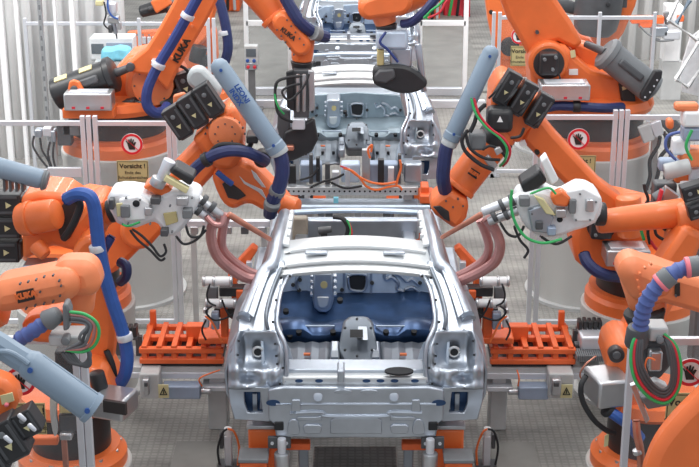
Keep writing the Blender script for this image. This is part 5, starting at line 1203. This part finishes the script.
for x0, x1, y0, y1, m_ in ((309, 313, 155, 184, 'dark_grey'), (316, 320, 158, 182, 'black'), (362, 370, 150, 180, 'steel'), (378, 384, 160, 184, 'black'), (398, 401, 155, 184, 'dark_grey'), (345, 350, 170, 186, 'alu'), (332, 339, 172, 186, 'alu'), (325, 330, 164, 185, 'dark_grey'), (388, 394, 168, 184, 'alu'), (288, 296, 166, 184, 'black'), (278, 286, 168, 186, 'blue_grey')):
    boxpx(t, 'clamp_post', m_, x0, y0, x1, y1, Yk-.02, .08, .006)
for pl in ([(343, 168), (352, 171), (360, 178), (366, 186), (376, 190), (388, 187), (398, 186), (402, 190)], [(370, 158), (368, 150), (372, 145), (371, 152)], [(396, 186), (398, 178), (401, 168), (400, 160)], [(350, 170), (358, 176), (370, 182), (384, 184), (396, 182)]):
    hose(t, 'cable', 'cable_orange', [(x, y, Yk-.1) for x, y in pl], 1.2)
for pl in ([(310, 188), (322, 182), (336, 178), (344, 174)], [(300, 180), (312, 176), (318, 168)], [(330, 182), (345, 188), (362, 186)]): hose(t, 'cable', 'rubber', [(x, y, Yk-.08) for x, y in pl], 1.2)
hose(t, 'cable', 'red', [(340, 166, Yk-.1), (346, 168, Yk-.1), (350, 170, Yk-.1)], .9)
t = thing('orange_bracket', 'small orange bracket block right of the perforated rail', 'bracket', P(426, 200, 14.2))
boxpx(t, 'block', 'orange_frame', 421, 187, 429, 196, 14.2, .2); boxpx(t, 'block', 'orange_frame', 420, 196, 434, 204, 14.1, .3)
p = P(427, 204, 14.2); MB().box((p.x, 14.25, p.z/2), (.1, .1, p.z)).build('leg', 'dark_grey', t)
for nm, yy, yp, xa, xb, m_, lab in (('cross_rail', 12.9, 223, 186, 270, 'alu', 'slim grey rail across the floor behind the left pink copper arm'), ('cross_rail', 13.7, 208.5, 286, 430, 'galv_pale', 'slim blue-grey rail crossing behind the front of the nearest car')):
    a, b = P(xa, yp, yy), P(xb, yp, yy)
    t = thing(nm, lab, 'rail', ((a.x+b.x)/2, yy, 0))
    MB().box(((a.x+b.x)/2, yy, a.z), (b.x-a.x, .06, .06)).build('rail', m_, t, .006)
    for xx in (a.x+.06, b.x-.06): MB().box((xx, yy+.03, a.z/2), (.05, .05, a.z)).build('leg', 'beam_grey', t)
    for k in range(5): MB().box((a.x+(k+.5)*(b.x-a.x)/5, yy-.02, a.z-.06), (.07, .05, .07)).build('clip', 'dark_grey' if k % 2 else 'steel', t, .006)
t = thing('hose_coupler', 'dark coupler with green and red hose loop seen through the nearest car roof', 'coupler', P(338, 226, 13.0))
hose(t, 'hose', 'rubber', [(330, 240, 12.95), (344, 239, 12.93), (348, 228, 12.93), (343, 219, 12.95), (334, 217, 13.0)], 2.4)
hose(t, 'hose', 'green', [(332, 242, 12.9), (345, 242, 12.88), (351, 231, 12.88), (347, 220, 12.9)], 1.1)
hose(t, 'hose', 'red', [(334, 243, 12.89), (347, 243, 12.87), (352, 233, 12.87), (349, 222, 12.9)], .8)
cyl(t, 'coupler_body', 'dark_grey', (318, 231, 12.95), (332, 229, 12.95), 4, 3.4)
p = P(324, 231, 12.97); MB().box((p.x, 13.0, p.z/2), (.06, .06, p.z)).build('stand', 'dark_grey', t)
boxpx(t, 'shroud', 'shroud', 292, 218, 308, 246, 13.1, .1, .02)
# ================================================================== back-left and back-right clutter
t = thing('control_box', 'small grey control box with blue and red buttons in the left aisle', 'control box', PZ(251, 112, 0))
q = PZ(251, 112, 0); Yq = q.y
boxpx(t, 'housing', 'beam_grey', 244, 46, 258, 66, Yq, .16, .012)
boxpx(t, 'display', 'screen_dark', 246, 49, 256, 57, Yq-.01, .02, .003)
for xx in (247.5, 254): disc(t, 'blue_button', 'bright_hose', xx, 61, 1.8, Yq-.03, .03)
boxpx(t, 'socket_strip', 'galv', 245, 63, 257, 70, Yq-.01, .1, .006)
for xx in (248, 254.5): disc(t, 'red_socket', 'red', xx, 67.5, 1.7, Yq-.05, .05)
MB().box((P(251, 60, Yq).x, Yq+.08, P(251, 68, Yq).z/2), (.1, .08, P(251, 68, Yq).z)).build('stand', 'mid_grey', t, .008)
MB().box((q.x, Yq+.08, .015), (.34, .3, .03)).build('foot_plate', 'mid_grey', t, .006)
Yw = 18.12
t = thing('white_cabinet', 'white cabinet with a dark window before the ribbed sheet at upper left', 'cabinet', (P(111, 50, Yw).x, Yw+.2, 0))
cb = boxpx(t, 'body', 'white', 89, 38, 134, 60, Yw, .3, .015)
boxpx(t, 'window', 'screen_dark', 91, 44, 104, 54, Yw-.01, .02, .003)
boxpx(t, 'window', 'blue_grey', 106, 43, 132, 53, Yw-.01, .02, .003)
for xx in (92, 130): MB().box((P(xx, 60, Yw).x, Yw+.2, P(xx, 60, Yw).z/2), (.07, .07, P(xx, 60, Yw).z)).build('leg', 'beam_grey', t)
t = thing('folded_bag', 'crumpled cyan plastic bag in front of the white cabinet', 'bag', P(114, 60, 17.6))
MB().prism([P(x, y, 17.6) for x, y in ((101, 49), (110, 49.5), (118, 47.5), (128, 49), (131, 54), (129, 62), (116, 61), (108, 64), (100, 61))], (0, .22, 0)).build('bag_body', 'cyan', t, .04)
p = P(115, 62, 17.6); MB().box((p.x, 17.7, p.z/2), (.5, .2, p.z)).build('bag_stand', 'beam_grey', t)
Yv = 17.4
t = thing('gripper_tool', 'small hanging gripper with a blue cable at the top left', 'gripper', P(113, 38, Yv))
cyl(t, 'mounting_post', 'white', (109, -40, Yv), (110, 4, Yv), 4, 3.4)
boxpx(t, 'tool_body', 'alu', 105, 3, 116, 15, Yv-.08, .16, .02); boxpx(t, 'knuckle', 'steel', 107, 16, 119, 24, Yv-.06, .12, .02)
cyl(t, 'gripper_shaft', 'galv', (113, 22, Yv), (116, 34, Yv), 2.6, 2); cyl(t, 'gripper_tip', 'dark_grey', (116, 32, Yv), (117, 39, Yv), 1.2, .7)
boxpx(t, 'finger', 'dark_grey', 108, 26, 112, 33, Yv-.05, .08, .008); boxpx(t, 'finger', 'steel', 117, 22, 121, 30, Yv-.05, .08, .008)
boxpx(t, 'sensor_block', 'sticker', 95, 1, 103, 6, Yv-.05, .1, .01)
hose(t, 'cable', 'bright_hose', [(108, -6, Yv-.1), (108, 8, Yv-.12), (112, 16, Yv-.12), (118, 19, Yv-.1)], 1)
hose(t, 'cable', 'rubber', [(104, 2, Yv-.1), (106, 14, Yv-.12), (104, 24, Yv-.1), (110, 30, Yv-.1)], .8)
Yz = 13.6
t = thing('valve_manifold', 'grey valve block with hanging black cables at left behind the guard rail', 'valve block', (P(46, 130, Yz).x, Yz, 0))
for x0, x1, y0, y1, m_ in ((34, 42, 130, 138, 'galv'), (42, 52, 128, 137, 'alu'), (50, 56, 131, 143, 'galv'), (56, 72, 124, 146, 'dark_grey'), (62, 80, 123, 136, 'mid_grey')): boxpx(t, 'valve', m_, x0, y0, x1, y1, Yz-.05, .12, .012)
for pl in ([(34, 136), (33, 146), (40, 158), (48, 168)], [(40, 138), (42, 150), (48, 160), (52, 172)], [(50, 142), (48, 154), (52, 168), (58, 186), (58, 196)], [(54, 142), (53, 156), (56, 170), (62, 190)]): hose(t, 'cable', 'rubber', [(x, y, Yz-.1) for x, y in pl], 1.1)
MB().box((P(52, 140, Yz).x, Yz+.05, P(50, 138, Yz).z/2), (.06, .06, P(50, 138, Yz).z)).build('stand', 'beam_grey', t)
t = thing('valve_manifold', 'two tilted light grey plates with thick black cables at right behind the guard', 'valve block', (P(652, 130, Yz).x, Yz, 0))
prism(t, 'tilted_plate', 'beam_grey', [(638, 128), (650, 123), (655, 140), (644, 144)], Yz-.1, .06, .01); prism(t, 'tilted_plate', 'alu', [(650, 124), (661, 120), (664, 134), (655, 138)], Yz-.1, .06, .01)
for pl in ([(660, 136), (658, 146), (650, 160), (650, 176), (646, 190)], [(664, 132), (668, 146), (660, 158), (658, 174), (652, 190)], [(668, 134), (672, 150), (666, 170), (664, 192)]): hose(t, 'cable', 'rubber', [(x, y, Yz-.06) for x, y in pl], 2.0)
prism(t, 'end_block', 'dark_grey', [(660, 124), (672, 116), (682, 126), (672, 138)], Yz-.05, .1, .02)
MB().box((P(656, 140, Yz).x, Yz+.05, P(650, 138, Yz).z/2), (.06, .06, P(650, 138, Yz).z)).build('stand', 'beam_grey', t)
# right edge: welded tube frame, second gun cluster, far orange arm
Yt2 = 15.5
t = thing('tube_frame', 'tilted white tube frame leaning in at the top right border', 'frame', PZ(690, 260, 0))
def fr(pl, n, m='white', r=.028): return MB().tube([P(x, y, Yt2+d) for x, y, d in pl], r, 8, 1).build(n, m, t)
fr([(684, -12, 0), (668.5, 20, 0)], 'tube'); fr([(668.5, 20, 0), (697, 40, 0)], 'tube'); fr([(697, 40, 0), (716, 0, 0)], 'tube')
fr([(706, 30, .2), (676, 79, .2)], 'tube'); fr([(676, 79, .2), (688, 87, .2)], 'tube'); fr([(688, 87, .2), (720, 40, .2)], 'tube'); fr([(676, 24, .1), (690, 0, .1)], 'tube', 'tube_grey')
for xx in (706, 716): MB().tube([P(xx, 30, Yt2+.1), V((P(xx, 30, Yt2+.1).x, Yt2+.1, 0))], .03, 8, 1).build('upright', 'white', t)
prism(t, 'sheet_cover', 'glove', [(690, 38), (712, 20), (712, 100), (682, 92), (680, 70)], Yt2+.3, .03, .005)
Yo = 22.0
t = thing('transfer_arm', 'far short orange arm with a grey gripper before the right ribbed sheet', 'robot arm', PZ(676, 78, 0))
boxpx(t, 'column', 'white', 667, 6, 680, 62, Yo, .3, .02); boxpx(t, 'arm', 'orange_frame', 632, 17, 664, 24, Yo-.2, .16, .012); boxpx(t, 'arm', 'orange_frame', 640, 21, 652, 28, Yo-.2, .12, .012); boxpx(t, 'arm_end', 'orange_frame', 678, 16, 684, 22, Yo-.2, .1)
boxpx(t, 'gripper', 'galv', 652, 27, 668, 37, Yo-.3, .14, .02); boxpx(t, 'gripper', 'alu', 664, 31, 680, 40, Yo-.3, .14, .02)
cyl(t, 'axis_motor', 'mid_grey', (666, 12, Yo-.1), (668, 24, Yo-.1), 3, 3)
for pl in ([(640, 26), (648, 34), (660, 40)], [(652, 38), (660, 41), (674, 40)]): hose(t, 'cable', 'mid_grey', [(x, y, Yo-.3) for x, y in pl], 1)
q = P(673, 62, Yo); MB().box((q.x, Yo+.15, q.z/2), (.3, .3, q.z)).build('column_foot', 'beam_grey', t)
# tool cluster at the right border
Yu = 10.4
t = thing('tool_carriage', 'busy orange, white and black tool carriage at the right border above the ribbed hose', 'tool', (P(690, 200, Yu).x, Yu, .8))
for x0, x1, y0, y1, m_, d in ((676, 699, 104, 112, 'orange_pale', .1), (668, 674, 120, 130, 'orange', .1), (674, 690, 140, 156, 'glove', .12), (684, 702, 112, 128, 'white', .14), (660, 680, 160, 172, 'blue_grey', .1), (682, 704, 150, 168, 'orange_pale', .16), (676, 690, 168, 184, 'orange', .16), (690, 706, 168, 196, 'alu', .16), (655, 676, 184, 208, 'dark_grey', .14), (650, 662, 206, 226, 'black', .14), (664, 690, 212, 232, 'black', .16), (690, 706, 200, 226, 'dark_grey', .14), (668, 690, 232, 248, 'orange', .16), (682, 700, 184, 200, 'white', .1), (684, 702, 128, 142, 'blue_grey', .14)):
    boxpx(t, 'tool_block', m_, x0, y0, x1, y1, Yu+random.uniform(-.12, .1), d, .02)
cyl(t, 'round_housing', 'beam_grey', (664, 172, Yu-.1), (690, 166, Yu-.1), 9, 8); cyl(t, 'round_housing', 'mid_grey', (655, 200, Yu-.15), (670, 190, Yu-.15), 7, 6)
prism(t, 'red_lever', 'red', [(661, 190), (664, 191), (657, 218), (654, 217)], Yu-.25, .05, .005)
prism(t, 'grey_lever', 'steel', [(666, 186), (680, 196), (668, 212), (660, 208)], Yu-.2, .05, .008)
prism(t, 'white_plate', 'zinc_light', [(643, 210), (654, 204), (648, 226), (641, 230)], Yu-.1, .04, .008)
for pl, m_ in (([(644, 240), (641, 226), (648, 214), (660, 206)], 'green'), ([(650, 244), (648, 230), (654, 216)], 'rubber'), ([(642, 208), (648, 200), (645, 190), (644, 184)], 'rubber'), ([(670, 240), (680, 236), (690, 238), (700, 232)], 'rubber'), ([(664, 240), (656, 234), (656, 222), (664, 214)], 'rubber'), ([(676, 160), (666, 148), (668, 136), (680, 132)], 'violet_hose'), ([(692, 160), (686, 146), (692, 130)], 'green'), ([(684, 236), (694, 226), (690, 212), (698, 204)], 'rubber'), ([(650, 240), (658, 250), (672, 250)], 'red')):
    hose(t, 'cable', m_, [(x, y, Yu-.22) for x, y in pl], 1.6)
p = P(702, 240, Yu); MB().box((p.x+.1, Yu+.1, (p.z+1.0)/2+.4), (.2, .2, p.z+1.0-.8)).build('mast', 'mid_grey', t, .02)
# top of the photo: far gates and cable runs
for s, x0, x1, lab in ((1, 420, 466, 'low white far gate frame right of the farthest car'), (-1, 246, 290, 'low white far gate frame left of the farthest car')):
    Yy = 22.0; a, b = P(x0, 23, Yy), P(x1, 23, Yy)
    t = thing('gate_frame', lab, 'gate', ((a.x+b.x)/2, Yy, 0))
    MB().box(((a.x+b.x)/2, Yy, a.z), (b.x-a.x, .06, .08)).build('rail', 'white', t, .006)
    for xx in (a.x, b.x): MB().box((xx, Yy, a.z/2+.3), (.07, .06, a.z+.6)).build('post', 'white', t, .006)
    MB().box(((a.x+b.x)/2, Yy+.0, a.z/2), (b.x-a.x-.06, .012, a.z-.1)).build('pane', 'pane', t)
for i, (x0, x1, y0, y1, m_, lab) in enumerate(((424, 440, 6, 20, 'orange_frame', 'small far orange machine block in the right background at the top'), (444, 470, 2, 18, 'red', 'far reddish machine block right of the farthest car at the top'), (268, 286, 2, 18, 'beam_grey', 'far grey machine block left of the farthest car at the top'), (216, 240, 4, 20, 'orange_frame', 'far orange machine block behind the dark blue hose at top left'))):
    Yy = 28.2 + i*.3; a, b = P(x0, y0, Yy), P(x1, y1, Yy)
    t = thing('machine_block', lab, 'machine', ((a.x+b.x)/2, Yy+.4, 0))
    a.z = 1.15
    MB().box(((a.x+b.x)/2, Yy+.4, a.z/2), (b.x-a.x, .8, a.z)).build('cabinet', m_, t, .03)
    MB().box(((a.x+b.x)/2, Yy-.02, a.z-.35), ((b.x-a.x)*.6, .05, .3)).build('panel', 'screen_dark', t, .01)
    for k in range(3): MB().tube([V((a.x+(b.x-a.x)*(.2+.3*k), Yy-.05, a.z-.1)), V((a.x+(b.x-a.x)*(.3+.25*k), Yy-.2, a.z-.6)), V((a.x+(b.x-a.x)*(.2+.3*k), Yy-.05, a.z-1.1))], .03, 8, 5).build('cable', ('green', 'rubber', 'alu')[k], t)
